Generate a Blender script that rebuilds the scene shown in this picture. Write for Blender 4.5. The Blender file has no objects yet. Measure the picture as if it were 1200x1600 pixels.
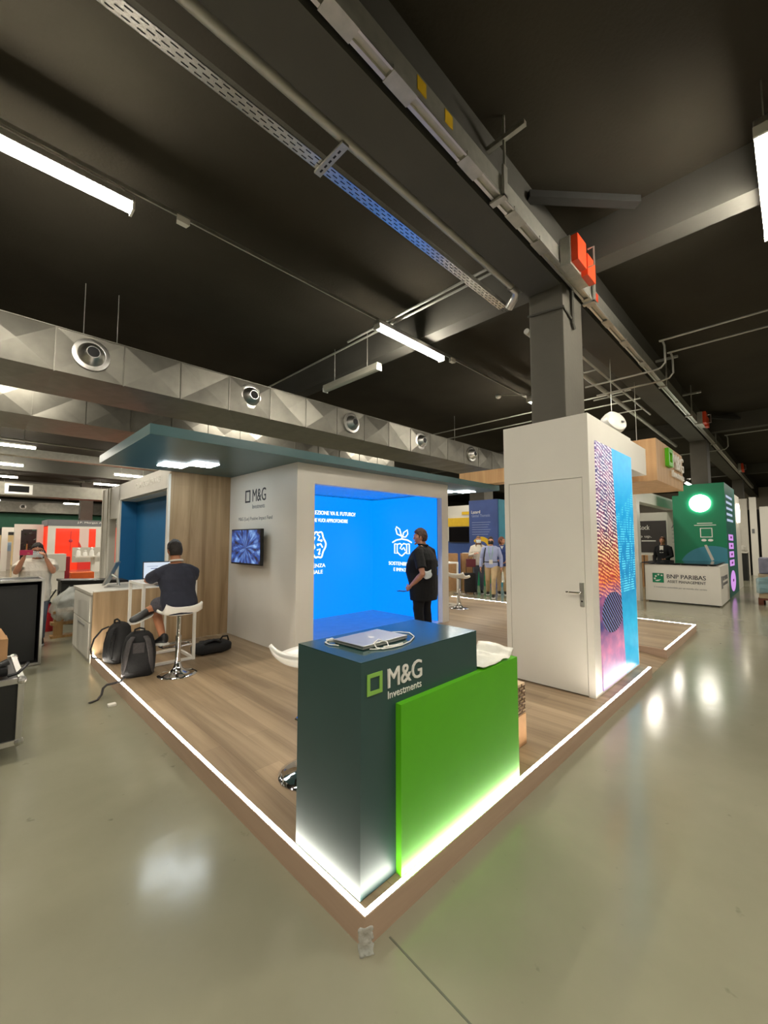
import bpy, bmesh, math, random
from mathutils import Vector, Matrix, Euler, noise

S = bpy.context.scene
COL = S.collection
PI = math.pi
R = math.radians
V = Vector
random.seed(7)

# ------------------------------------------------------------------ camera, world, exposure
cam_data = bpy.data.cameras.new('camera')
cam_data.sensor_fit = 'AUTO'
cam_data.sensor_width = 36.0
cam_data.lens = 645.0 / 1600.0 * 36.0
cam_data.clip_start = 0.02
cam_data.clip_end = 200
cam = bpy.data.objects.new('camera', cam_data)
COL.objects.link(cam)
cam.location = (-1.1776, -1.2853, 1.62)
cam.rotation_euler = (R(90) + math.atan(43 / 645), 0, R(-45))
S.camera = cam

world = bpy.data.worlds.new('hall_air')
S.world = world
world.use_nodes = True
world.node_tree.nodes['Background'].inputs[0].default_value = (1, .95, .88, 1)
world.node_tree.nodes['Background'].inputs[1].default_value = 0.02

S.view_settings.view_transform = 'Standard'
S.view_settings.look = 'None'
S.view_settings.exposure = 0.0
S.view_settings.gamma = 1.0
S.view_settings.use_curve_mapping = False

TUBE = 165.0        # radiance of the fluorescent tubes
STRIP = 55.0        # radiance of the platform LED strip
TUBE_COL = (1.0, .935, .80)

# ------------------------------------------------------------------ materials
def lin(c):
    c = c / 255.0
    return c / 12.92 if c <= .04045 else ((c + .055) / 1.055) ** 2.4

def rgb(r, g, b):
    return (lin(r), lin(g), lin(b), 1.0)

def mat(name, col, rough=.5, metal=0., var=.06, scale=6., bump=0., bscale=60., spec=.5, alpha=1., coat=0., trans=0.):
    m = bpy.data.materials.new(name)
    m.use_nodes = True
    nt = m.node_tree
    n, l = nt.nodes, nt.links
    b = n['Principled BSDF']
    b.inputs['Roughness'].default_value = rough
    b.inputs['Metallic'].default_value = metal
    b.inputs['Specular IOR Level'].default_value = spec
    b.inputs['Alpha'].default_value = alpha
    b.inputs['Coat Weight'].default_value = coat
    b.inputs['Transmission Weight'].default_value = trans
    c = rgb(*col)
    tc = n.new('ShaderNodeTexCoord')
    nz = n.new('ShaderNodeTexNoise')
    nz.inputs['Scale'].default_value = scale
    nz.inputs['Detail'].default_value = 4
    l.new(tc.outputs['Object'], nz.inputs['Vector'])
    rp = n.new('ShaderNodeValToRGB')
    e = rp.color_ramp.elements
    e[0].position, e[1].position = .3, .7
    e[0].color = tuple(min(1, x * (1 - var)) for x in c[:3]) + (1,)
    e[1].color = tuple(min(1, x * (1 + var)) for x in c[:3]) + (1,)
    l.new(nz.outputs['Fac'], rp.inputs['Fac'])
    l.new(rp.outputs['Color'], b.inputs['Base Color'])
    if bump:
        n2 = n.new('ShaderNodeTexNoise')
        n2.inputs['Scale'].default_value = bscale
        n2.inputs['Detail'].default_value = 5
        l.new(tc.outputs['Object'], n2.inputs['Vector'])
        bp = n.new('ShaderNodeBump')
        bp.inputs['Strength'].default_value = bump
        bp.inputs['Distance'].default_value = .02
        l.new(n2.outputs['Fac'], bp.inputs['Height'])
        l.new(bp.outputs['Normal'], b.inputs['Normal'])
    return m

def emit(name, col, strength=1.0, linear=None):
    m = bpy.data.materials.new(name)
    m.use_nodes = True
    nt = m.node_tree
    b = nt.nodes['Principled BSDF']
    b.inputs['Base Color'].default_value = (.02, .02, .02, 1)
    b.inputs['Roughness'].default_value = .4
    b.inputs['Emission Color'].default_value = (linear + (1,)) if linear else rgb(*col)
    b.inputs['Emission Strength'].default_value = strength
    return m

def wood(name, c1, c2, axis='z', grain=1.0, plank=None, rough=.45, spec=.4, seam=.75):
    """laminate wood: grain stretched along one axis, optional plank pattern (width, length)"""
    m = bpy.data.materials.new(name)
    m.use_nodes = True
    nt = m.node_tree
    n, l = nt.nodes, nt.links
    b = n['Principled BSDF']
    b.inputs['Roughness'].default_value = rough
    b.inputs['Specular IOR Level'].default_value = spec
    geo = n.new('ShaderNodeNewGeometry')
    mp = n.new('ShaderNodeMapping')
    sc = {'x': (.8, 16, 16), 'y': (16, .8, 16), 'z': (16, 16, .8)}[axis]
    mp.inputs['Scale'].default_value = tuple(s * grain for s in sc)
    l.new(geo.outputs['Position'], mp.inputs['Vector'])
    n1 = n.new('ShaderNodeTexNoise')
    n1.inputs['Scale'].default_value = .55
    n1.inputs['Detail'].default_value = 6
    n1.inputs['Roughness'].default_value = .65
    n1.inputs['Distortion'].default_value = .6
    l.new(mp.outputs['Vector'], n1.inputs['Vector'])
    rp = n.new('ShaderNodeValToRGB')
    e = rp.color_ramp.elements
    e[0].position, e[1].position = .32, .68
    e[0].color, e[1].color = rgb(*c1), rgb(*c2)
    l.new(n1.outputs['Fac'], rp.inputs['Fac'])
    out = rp.outputs['Color']
    if plank:
        br = n.new('ShaderNodeTexBrick')
        br.offset = .37
        br.inputs['Color1'].default_value = (1.04, 1.04, 1.04, 1)
        br.inputs['Color2'].default_value = (.84, .84, .84, 1)
        br.inputs['Mortar'].default_value = (seam, seam, seam, 1)
        br.inputs['Scale'].default_value = 1.0
        br.inputs['Mortar Size'].default_value = .002
        br.inputs['Brick Width'].default_value = plank[1]
        br.inputs['Row Height'].default_value = plank[0]
        m2 = n.new('ShaderNodeMapping')
        if axis == 'y':
            m2.inputs['Rotation'].default_value = (0, 0, R(90))
        elif axis == 'z':
            m2.inputs['Rotation'].default_value = (0, R(90), 0) if False else (R(90), 0, R(0))
            sw = n.new('ShaderNodeSeparateXYZ'); cb = n.new('ShaderNodeCombineXYZ')
            ad = n.new('ShaderNodeMath'); ad.operation = 'ADD'
            l.new(geo.outputs['Position'], sw.inputs[0])
            l.new(sw.outputs['X'], ad.inputs[0]); l.new(sw.outputs['Y'], ad.inputs[1])
            l.new(sw.outputs['Z'], cb.inputs['X']); l.new(ad.outputs[0], cb.inputs['Y'])
        if axis == 'z':
            l.new(cb.outputs[0], br.inputs['Vector'])
        else:
            l.new(geo.outputs['Position'], m2.inputs['Vector'])
            l.new(m2.outputs['Vector'], br.inputs['Vector'])
        mx = n.new('ShaderNodeMix')
        mx.data_type = 'RGBA'
        mx.blend_type = 'MULTIPLY'
        mx.inputs['Factor'].default_value = 1
        l.new(out, mx.inputs['A'])
        l.new(br.outputs['Color'], mx.inputs['B'])
        out = mx.outputs['Result']
    l.new(out, b.inputs['Base Color'])
    return m

MT = {}
MT['white'] = mat('white_panel_paint', (226, 221, 210), .45, var=.02, scale=2)
MT['white_gloss'] = mat('white_plastic', (236, 233, 225), .25, var=.02)
MT['grey_panel'] = mat('pale_grey_panel', (196, 190, 178), .5, var=.03)
MT['teal'] = mat('dark_teal_lacquer', (60, 93, 96), .32, var=.05, spec=.45)
MT['counter_teal'] = mat('dark_green_laminate', (38, 70, 68), .47, var=.05, scale=3, spec=.7)
MT['counter_top'] = mat('dark_green_gloss_laminate', (38, 70, 68), .16, var=.04, scale=3, spec=.6)
MT['green'] = mat('bright_green_laminate', (88, 178, 22), .42, var=.03, spec=.3)
MT['logo_green'] = mat('logo_green', (140, 190, 84), .5, var=.02)
MT['logo_white'] = mat('letter_white', (238, 234, 226), .5, var=.02)
MT['logo_dark'] = mat('letter_charcoal', (44, 46, 52), .5, var=.02)
MT['logo_grey'] = mat('letter_grey', (112, 112, 114), .5, var=.02)
MT['black'] = mat('black_plastic', (20, 20, 21), .4, var=.1)
MT['black_cloth'] = mat('black_nylon', (23, 22, 23), .8, var=.25, scale=30, bump=.3, bscale=200)
MT['grey_cloth'] = mat('dark_grey_webbing', (62, 58, 58), .85, var=.15, scale=40, bump=.3, bscale=200)
MT['chrome'] = mat('chrome', (222, 222, 222), .07, 1.0, var=.02)
MT['steel'] = mat('brushed_steel', (190, 188, 182), .3, 1.0, var=.06, scale=20)
MT['alu'] = mat('aluminium_edge', (205, 203, 197), .35, .9, var=.05)
MT['galv'] = mat('galvanised_sheet', (116, 113, 104), .44, .7, var=.12, scale=5, bump=.05, bscale=9)
MT['galv_rail'] = mat('galvanised_rail', (178, 176, 166), .4, .6, var=.1, scale=14)
MT['tray'] = mat('perforated_zinc_tray', (205, 203, 196), .27, .9, var=.05)
MT['hole'] = mat('slot_black', (14, 14, 14), .8)
MT['dark_paint'] = mat('charcoal_paint', (86, 82, 73), .75, var=.08, scale=2.5, bump=.1, bscale=20)
MT['ceil'] = mat('black_ceiling_paint', (56, 52, 44), .95, var=.12, scale=1.2, bump=.15, bscale=30, spec=.1)
MT['beam'] = mat('dark_beam_paint', (82, 80, 74), .8, var=.08, scale=1.5, bump=.1, bscale=25, spec=.2)
MT['pipe'] = mat('grey_pipe', (170, 168, 158), .4, .3, var=.06)
MT['tube_light'] = emit('fluorescent_diffuser', None, TUBE, linear=TUBE_COL)
MT['tube_off'] = mat('unlit_diffuser', (176, 172, 158), .3, var=.03)
MT['led'] = emit('led_strip_light', None, STRIP, linear=(1.0, .92, .80))
MT['blue_screen'] = emit('blue_led_wall', None, 1.0, linear=(0., .30, 1.35))
MT['screen_white'] = emit('white_led_pixels', (255, 255, 255), 1.6)
MT['orange'] = mat('orange_red_plastic', (228, 72, 32), .4, var=.05)
MT['yellow'] = mat('yellow_sticker', (226, 184, 30), .5)
MT['cardboard'] = mat('brown_cardboard', (176, 134, 92), .8, var=.1, scale=8, bump=.05)
MT['cardboard_dark'] = mat('brown_cardboard_print', (92, 66, 44), .8, var=.1)
MT['timber'] = wood('raw_timber', (136, 100, 58), (176, 138, 88), 'z')
MT['brace'] = mat('black_brace_paint', (44, 43, 40), .8)
MT['wood_floor'] = wood('oak_laminate_floor', (120, 99, 74), (174, 151, 122), 'y', .6, (.19, 1.28), rough=.4, spec=.35, seam=.72)
MT['wood_side'] = wood('oak_laminate_edge', (172, 144, 120), (194, 166, 142), 'x', .6, rough=.5)
MT['wood_side_y'] = wood('oak_laminate_edge_left', (172, 144, 120), (194, 166, 142), 'y', .6, rough=.5)
MT['wood_wall'] = wood('oak_wall_panel', (148, 120, 86), (190, 161, 124), 'z', .8, (.24, 1.5), rough=.5, seam=.86)
MT['wood_sign'] = wood('light_oak_sign', (182, 140, 96), (206, 166, 120), 'z', .8, rough=.5)
MT['blue_wall'] = mat('petrol_blue_wall', (20, 98, 148), .5, var=.03)
MT['hall_green'] = mat('hall_green_wall', (52, 118, 90), .6, var=.05)
MT['kiosk_green'] = mat('kiosk_green', (0, 124, 84), .42, var=.03)
MT['kiosk_blue'] = mat('kiosk_print_blue', (60, 132, 152), .42, var=.03)
MT['skin'] = mat('skin', (198, 140, 110), .5, var=.06, scale=20)
MT['skin_tan'] = mat('tanned_skin', (176, 118, 84), .5, var=.06, scale=20)
MT['hair'] = mat('dark_hair', (30, 23, 19), .55, var=.3, scale=60, bump=.5, bscale=120)
MT['hair_brown'] = mat('brown_hair', (70, 46, 34), .55, var=.3, scale=60, bump=.5, bscale=120)
MT['hair_blond'] = mat('fair_hair', (128, 96, 62), .55, var=.2, scale=60, bump=.5, bscale=120)
MT['hair_red'] = mat('reddish_hair', (104, 58, 38), .55, var=.2, scale=60, bump=.5, bscale=120)
MT['navy'] = mat('navy_cotton', (38, 40, 54), .85, var=.1, scale=12, bump=.2, bscale=30)
MT['shirt_black'] = mat('black_cotton', (9, 10, 13), .85, var=.1, scale=12, bump=.2, bscale=30)
MT['jeans_black'] = mat('black_trousers', (12, 12, 16), .85, var=.1, scale=12, bump=.3, bscale=25)
MT['shorts_grey'] = mat('grey_patterned_shorts', (74, 72, 80), .85, var=.35, scale=45, bump=.2)
MT['cream'] = mat('cream_knit', (214, 206, 192), .85, var=.05, bump=.3, bscale=30)
MT['beige'] = mat('beige_chino', (186, 160, 122), .85, var=.06, bump=.2, bscale=30)
MT['lightblue'] = mat('pale_blue_shirt', (160, 168, 206), .8, var=.05, bump=.2, bscale=30)
MT['blue_jacket'] = mat('blue_jacket', (44, 62, 116), .85, var=.08)
MT['denim'] = mat('blue_denim', (88, 93, 106), .85, var=.12)
MT['mask_white'] = mat('surgical_mask', (216, 224, 226), .7, var=.03)
MT['sole'] = mat('white_rubber_sole', (208, 206, 202), .6, var=.04)
MT['red'] = mat('red_paint', (190, 28, 38), .4, var=.04)
MT['red_jpm'] = emit('red_backlit_wall', (255, 52, 12), 1.0)
MT['pink_screen'] = emit('pink_lit_panel', (214, 150, 232), .95)
MT['clear_film'] = mat('crumpled_clear_film', (206, 208, 200), .22, var=.05, bump=.9, bscale=22, alpha=.5)
MT['white_film'] = mat('white_protective_film', (226, 224, 212), .3, var=.03, bump=.4, bscale=18)
MT['magenta'] = mat('magenta_print', (150, 60, 170), .5)

# ------------------------------------------------------------------ mesh helpers
WM = {}     # object -> world matrix, kept by hand so parts can be given in world coordinates

class MB:
    """collects geometry in a bmesh; build() links it as ONE object"""
    def __init__(self):
        self.bm = bmesh.new()

    def box(self, x0, x1, y0, y1, z0, z1, bev=0., M=None):
        b = bmesh.new()
        bmesh.ops.create_cube(b, size=1)
        T = Matrix.Translation(((x0 + x1) / 2, (y0 + y1) / 2, (z0 + z1) / 2)) @ Matrix.Diagonal((x1 - x0, y1 - y0, z1 - z0, 1))
        b.transform(T)
        if bev:
            bmesh.ops.bevel(b, geom=b.edges[:], offset=bev, segments=2, affect='EDGES', profile=.7)
        return self.add(b, M)

    def add(self, b, M=None):
        if M is not None:
            b.transform(M)
        me = bpy.data.meshes.new('tmp')
        b.to_mesh(me)
        b.free()
        self.bm.from_mesh(me)
        bpy.data.meshes.remove(me)
        return self

    def cyl(self, p0, p1, r0, r1=None, seg=16, M=None):
        p0, p1 = V(p0), V(p1)
        d = p1 - p0
        b = bmesh.new()
        bmesh.ops.create_cone(b, cap_ends=True, segments=seg, radius1=r0, radius2=r0 if r1 is None else r1, depth=d.length)
        b.transform(Matrix.Translation((p0 + p1) / 2) @ d.to_track_quat('Z', 'Y').to_matrix().to_4x4())
        return self.add(b, M)

    def ball(self, c, r, seg=16, M=None):
        b = bmesh.new()
        bmesh.ops.create_uvsphere(b, u_segments=seg, v_segments=max(6, seg // 2), radius=1)
        rr = (r, r, r) if not hasattr(r, '__len__') else r
        b.transform(Matrix.Translation(c) @ Matrix.Diagonal((*rr, 1)))
        return self.add(b, M)

    def lathe(self, prof, seg=24, c=(0, 0, 0), M=None):
        b = bmesh.new()
        rings = []
        for r, z in prof:
            rings.append([b.verts.new((r * math.cos(2 * PI * i / seg), r * math.sin(2 * PI * i / seg), z)) for i in range(seg)])
        for a, c2 in zip(rings, rings[1:]):
            for i in range(seg):
                j = (i + 1) % seg
                b.faces.new((a[i], a[j], c2[j], c2[i]))
        if prof[0][0] > 1e-4:
            b.faces.new(rings[0][::-1])
        if prof[-1][0] > 1e-4:
            b.faces.new(rings[-1])
        bmesh.ops.remove_doubles(b, verts=b.verts[:], dist=1e-6)
        b.transform(Matrix.Translation(c))
        return self.add(b, M)

    def prism(self, pts, z0, z1, M=None):
        """closed outline in xy, extruded from z0 to z1"""
        b = bmesh.new()
        lo = [b.verts.new((x, y, z0)) for x, y in pts]
        hi = [b.verts.new((x, y, z1)) for x, y in pts]
        b.faces.new(lo[::-1])
        b.faces.new(hi)
        k = len(pts)
        for i in range(k):
            j = (i + 1) % k
            b.faces.new((lo[i], lo[j], hi[j], hi[i]))
        bmesh.ops.recalc_face_normals(b, faces=b.faces[:])
        return self.add(b, M)

    def ring_prism(self, outer, inner, z0, z1, M=None):
        """frame between two outlines with equal point counts"""
        b = bmesh.new()
        k = len(outer)
        A = [[b.verts.new((x, y, z)) for x, y in pts] for z in (z0, z1) for pts in (outer, inner)]
        o0, i0, o1, i1 = A
        for i in range(k):
            j = (i + 1) % k
            b.faces.new((o0[i], o0[j], i0[j], i0[i]))
            b.faces.new((o1[i], o1[j], i1[j], i1[i]))
            b.faces.new((o0[i], o0[j], o1[j], o1[i]))
            b.faces.new((i0[i], i0[j], i1[j], i1[i]))
        bmesh.ops.recalc_face_normals(b, faces=b.faces[:])
        return self.add(b, M)

    def loft(self, rings, cap=True, closed=True, M=None):
        """rings: lists of points, same count"""
        b = bmesh.new()
        vs = [[b.verts.new(p) for p in r] for r in rings]
        k = len(vs[0])
        for a, c in zip(vs, vs[1:]):
            for i in range(k if closed else k - 1):
                j = (i + 1) % k
                b.faces.new((a[i], a[j], c[j], c[i]))
        if cap and closed:
            b.faces.new(vs[0][::-1])
            b.faces.new(vs[-1])
        bmesh.ops.recalc_face_normals(b, faces=b.faces[:])
        return self.add(b, M)

    def tube(self, pts, r, seg=8, M=None, flat=1.0):
        """round bar along a polyline; r number or list; flat squashes one axis"""
        pts = [V(p) for p in pts]
        rr = r if hasattr(r, '__len__') else [r] * len(pts)
        rings = []
        up = None
        for i, p in enumerate(pts):
            t = (pts[min(i + 1, len(pts) - 1)] - pts[max(i - 1, 0)]).normalized()
            if up is None:
                up = t.orthogonal().normalized()
                if abs(t.z) < .9:
                    up = (V((0, 0, 1)) - t * t.z).normalized()
            else:
                up = (up - t * up.dot(t)).normalized()
            s = t.cross(up)
            rings.append([p + (s * math.cos(a) + up * math.sin(a) * flat) * rr[i] for a in [2 * PI * k / seg for k in range(seg)]])
        return self.loft(rings, M=M)

    def quad(self, a, b_, c, d, M=None):
        b = bmesh.new()
        b.faces.new([b.verts.new(p) for p in (a, b_, c, d)])
        return self.add(b, M)

    def grid(self, f, nu, nv, thick=0., M=None):
        """surface f(u,v) for u,v in 0..1, given a thickness downwards"""
        b = bmesh.new()
        P = [[b.verts.new(f(i / nu, j / nv)) for j in range(nv + 1)] for i in range(nu + 1)]
        fs = [b.faces.new((P[i][j], P[i + 1][j], P[i + 1][j + 1], P[i][j + 1])) for i in range(nu) for j in range(nv)]
        if thick:
            bmesh.ops.recalc_face_normals(b, faces=b.faces[:])
            bmesh.ops.solidify(b, geom=fs, thickness=thick)
        return self.add(b, M)

    def build_each(self, name, m, parent=None, **k):
        """every loose piece becomes an object of its own"""
        bm = self.bm
        bm.verts.ensure_lookup_table()
        left = set(bm.verts)
        out = []
        while left:
            st = [left.pop()]
            isl = {st[0]}
            while st:
                v = st.pop()
                for e in v.link_edges:
                    w = e.other_vert(v)
                    if w in left:
                        left.discard(w); isl.add(w); st.append(w)
            sub = MB()
            mp = {v: sub.bm.verts.new(v.co) for v in bm.verts if v in isl}
            for f in bm.faces:
                if f.verts[0] in isl:
                    sub.bm.faces.new([mp[v] for v in f.verts])
            out.append(sub.build(name, m, parent, **k))
        bm.free()
        return out

    def build(self, name, m, parent=None, smooth=False, label=None, local=False, origin=None):
        me = bpy.data.meshes.new(name)
        Mw = WM[parent] if parent else Matrix.Translation(origin or (0, 0, 0))
        if not local:
            self.bm.transform(Mw.inverted())
        self.bm.to_mesh(me)
        self.bm.free()
        o = bpy.data.objects.new(name, me)
        COL.objects.link(o)
        for x in (m if isinstance(m, (list, tuple)) else [m]):
            me.materials.append(x)
        if parent:
            o.parent = parent
        else:
            o.matrix_basis = Mw
        WM[o] = Mw
        if smooth:
            for p in me.polygons:
                p.use_smooth = True
            if smooth != 'all':
                try:
                    me.set_sharp_from_angle(angle=R(38))
                except Exception:
                    pass
        if label:
            o['label'] = label
        return o

def tag(o, label, cat, group=None, kind=None):
    o['label'] = label
    if cat:
        o['category'] = cat
    if group:
        o['group'] = group
    if kind:
        o['kind'] = kind
    return o

def thing(name, label, cat, loc=(0, 0, 0), rz=0., group=None):
    o = bpy.data.objects.new(name, None)
    COL.objects.link(o)
    o.empty_display_size = .1
    o.location = loc
    o.rotation_euler = (0, 0, rz)
    WM[o] = Matrix.Translation(loc) @ Matrix.Rotation(rz, 4, 'Z')
    return tag(o, label, cat, group)

def struct(name, mb, m, label=None, smooth=False):
    o = mb.build(name, m, smooth=smooth)
    o['kind'] = 'structure'
    if label:
        o['label'] = label
    return o

def dup(root, loc, rz=0., label=None, group=None):
    def rec(o, parent):
        c = o.copy()
        COL.objects.link(c)
        if parent:
            c.parent = parent
        WM[c] = WM[root2] if parent else Matrix.Translation(loc) @ Matrix.Rotation(rz, 4, 'Z')
        for ch in [x for x in KIDS.get(o, [])]:
            rec(ch, c)
        return c
    KIDS = {}
    for o in COL.objects:
        if o.parent:
            KIDS.setdefault(o.parent, []).append(o)
    root2 = root.copy()
    COL.objects.link(root2)
    root2.location = loc
    root2.rotation_euler = (0, 0, rz)
    WM[root2] = Matrix.Translation(loc) @ Matrix.Rotation(rz, 4, 'Z')
    for ch in KIDS.get(root, []):
        rec(ch, root2)
    if label:
        root2['label'] = label
    if group:
        root2['group'] = group
    return root2

def textmb(mb, s, p0, xd, zd, width, height, depth=.002, bold=0., wobble=None):
    """letters fitted into a box: p0 bottom left corner, xd along, zd up"""
    cu = bpy.data.curves.new('txt', 'FONT')
    cu.body = s
    cu.size = 1
    cu.extrude = 0.05
    cu.resolution_u = 3
    ob = bpy.data.objects.new('txt', cu)
    COL.objects.link(ob)
    dg = bpy.context.evaluated_depsgraph_get()
    me = bpy.data.meshes.new_from_object(ob.evaluated_get(dg))
    xs = [v.co.x for v in me.vertices]
    ys = [v.co.y for v in me.vertices]
    x0, x1, y0, y1 = min(xs), max(xs), min(ys), max(ys)
    xd, zd = V(xd).normalized(), V(zd).normalized()
    nd = xd.cross(zd)
    p0 = V(p0)
    for v in me.vertices:
        u = (v.co.x - x0) / (x1 - x0) * width
        w = (v.co.y - y0) / (y1 - y0) * height
        v.co = p0 + xd * u + zd * w + nd * (v.co.z / .05 * depth)
    sh = bold * height
    for k in ((-1, 0, 1) if bold else (0,)):
        for v in me.vertices:
            v.co += xd * (sh * (0 if not bold else (-1 if k == -1 else 1))) + nd * (.0001 if k else 0)
        mb.bm.from_mesh(me)
    bpy.data.objects.remove(ob)
    bpy.data.curves.remove(cu)
    bpy.data.meshes.remove(me)
    return mb

def frame_of(p0, xd, zd):
    """matrix taking local (x, y) drawing plane + depth z to a wall: x along xd, y along zd, z out of the wall"""
    xd, zd = V(xd).normalized(), V(zd).normalized()
    nd = xd.cross(zd)
    M = Matrix((xd, zd, nd)).transposed().to_4x4()
    M.translation = V(p0)
    return M
# ------------------------------------------------------------------ the hall
def floor_mat():
    m = bpy.data.materials.new('epoxy_floor')
    m.use_nodes = True
    nt = m.node_tree
    n, l = nt.nodes, nt.links
    b = n['Principled BSDF']
    geo = n.new('ShaderNodeNewGeometry')
    n1 = n.new('ShaderNodeTexNoise')
    n1.inputs['Scale'].default_value = .55
    n1.inputs['Detail'].default_value = 6
    n1.inputs['Roughness'].default_value = .6
    l.new(geo.outputs['Position'], n1.inputs['Vector'])
    rp = n.new('ShaderNodeValToRGB')
    e = rp.color_ramp.elements
    e[0].position, e[1].position = .35, .7
    e[0].color, e[1].color = rgb(131, 128, 107), rgb(147, 143, 122)
    l.new(n1.outputs['Fac'], rp.inputs['Fac'])
    # scuffs: small dark specks
    n2 = n.new('ShaderNodeTexNoise')
    n2.inputs['Scale'].default_value = 9
    n2.inputs['Detail'].default_value = 3
    l.new(geo.outputs['Position'], n2.inputs['Vector'])
    r2 = n.new('ShaderNodeValToRGB')
    f = r2.color_ramp.elements
    f[0].position, f[1].position = .24, .30
    f[0].color, f[1].color = (.72, .72, .7, 1), (1, 1, 1, 1)
    l.new(n2.outputs['Fac'], r2.inputs['Fac'])
    mx = n.new('ShaderNodeMix'); mx.data_type = 'RGBA'; mx.blend_type = 'MULTIPLY'
    mx.inputs['Factor'].default_value = 1
    l.new(rp.outputs['Color'], mx.inputs['A']); l.new(r2.outputs['Color'], mx.inputs['B'])
    l.new(mx.outputs['Result'], b.inputs['Base Color'])
    n3 = n.new('ShaderNodeTexNoise'); n3.inputs['Scale'].default_value = 1.3; n3.inputs['Detail'].default_value = 8
    l.new(geo.outputs['Position'], n3.inputs['Vector'])
    mr = n.new('ShaderNodeMapRange')
    mr.inputs['To Min'].default_value = .10; mr.inputs['To Max'].default_value = .22
    l.new(n3.outputs['Fac'], mr.inputs['Value']); l.new(mr.outputs['Result'], b.inputs['Roughness'])
    b.inputs['Specular IOR Level'].default_value = .5
    n4 = n.new('ShaderNodeTexNoise'); n4.inputs['Scale'].default_value = 7.; n4.inputs['Detail'].default_value = 5
    l.new(geo.outputs['Position'], n4.inputs['Vector'])
    bp = n.new('ShaderNodeBump'); bp.inputs['Strength'].default_value = .10; bp.inputs['Distance'].default_value = .01
    l.new(n4.outputs['Fac'], bp.inputs['Height']); l.new(bp.outputs['Normal'], b.inputs['Normal'])
    return m

MT['floor'] = floor_mat()
MT['wall_far'] = mat('pale_hall_wall', (196, 188, 174), .8, var=.03)
MT['wall_dark'] = mat('dark_hall_wall', (96, 92, 84), .8, var=.05)

P0 = .122
X0, X1, Y0, Y1, ZC = -12.5, 37.0, -11.5, 48.0, 5.2
struct('floor', MB().box(X0, X1, Y0, Y1, -.12, 0), MT['floor'])
struct('ceiling', MB().box(X0, X1, Y0, Y1, ZC, ZC + .15), MT['ceil'])
struct('wall_left', MB().box(X0 - .2, X0, Y0 - .2, Y1 + .2, 0, ZC), MT['wall_dark'])
struct('wall_right', MB().box(X1, X1 + .2, Y0 - .2, Y1 + .2, 0, ZC), MT['wall_far'])
struct('wall_front', MB().box(X0, X1, Y0 - .2, Y0, 0, ZC), MT['wall_dark'])
struct('wall_back', MB().box(X0, X1, Y1, Y1 + .2, 0, ZC), MT['wall_dark'])
struct('trim_1', MB().box(-6, 16, Y1 - .12, Y1, 1.7, 3.95), MT['hall_green'], 'green painted band along the far hall wall')

# concrete beams: long beams along x, cross beams along y
struct('ceiling_beam', MB().box(X0, X1, .47, .85, 4.5, ZC), MT['beam'])
for y in (11.0, 21.6, 32.2):
    struct('ceiling_beam', MB().box(X0, X1, y, y + .38, 4.5, ZC), MT['beam'])
for x in (-6.9, 3.64, 14.0, 24.9):
    struct('ceiling_cross_beam', MB().box(x, x + .26, Y0, .47, 4.75, ZC), MT['beam'])
    struct('ceiling_cross_beam', MB().box(x, x + .26, .85, 11.0, 4.75, ZC), MT['beam'])
for x in (3.4, 13.75, 24.9):
    struct('column', MB().box(x, x + .58, .455, .85, P0 if x < 4 else 0, 4.52, .015), MT['dark_paint'])
struct('column', MB().box(3.35, 3.95, 28.6, 29.2, 0, 5.0), MT['dark_paint'])

# flat steel braces under the ceiling
def brace(p, q, label):
    d = (V(q) - V(p)); n = V((-d.y, d.x, 0)).normalized() * .05
    a, b = V(p), V(q)
    mb = MB().loft([[a + n, a - n, a - n + V((0, 0, .07)), a + n + V((0, 0, .07))], [b + n, b - n, b - n + V((0, 0, .07)), b + n + V((0, 0, .07))]])
    o = mb.build('ceiling_brace', MT['brace'])
    tag(o, label, 'brace')
brace((2.60, .46, 5.0), (3.45, -.30, 5.0), 'dark steel brace spanning the ceiling corner next to the big column')
brace((13.1, .45, 5.0), (14.4, -.55, 5.0), 'dark steel brace under the ceiling above the green booth column')

# ------------------------------------------------------------------ fluorescent tubes
LAMPS = []
def tube_light(x, y, label, group=None, axis=0, lit=True, z=4.6, rods=True):
    t = thing('fluorescent_light', label, 'ceiling light', (x, y, z), PI / 2 if axis else 0, group)
    b = MB()
    b.box(-.0, 1.5, -.055, .055, .01, .07, .01)
    b.build('housing', MT['alu'] if lit else MT['tube_off'], t, local=True)
    b = MB()
    pr = [(-.055, .01), (-.05, -.035), (-.025, -.055), (.025, -.055), (.05, -.035), (.055, .01)]
    b.loft([[V((xx, a, c)) for a, c in pr] for xx in (.02, 1.48)])
    b.build('diffuser', MT['tube_light'] if lit else MT['tube_off'], t, local=True)
    b = MB()
    for xx in (-.0, 1.48):
        b.box(xx, xx + .02, -.058, .058, -.058, .02)
    b.build_each('end_cap', MT['white_gloss'], t, local=True)
    if rods:
        MB().cyl((.3, 0, .07), (.3, 0, 5.2 - z), .006, seg=5).cyl((1.2, 0, .07), (1.2, 0, 5.2 - z), .006, seg=5).build_each('suspension_rod', MT['galv_rail'], t, local=True)
    return t

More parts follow.
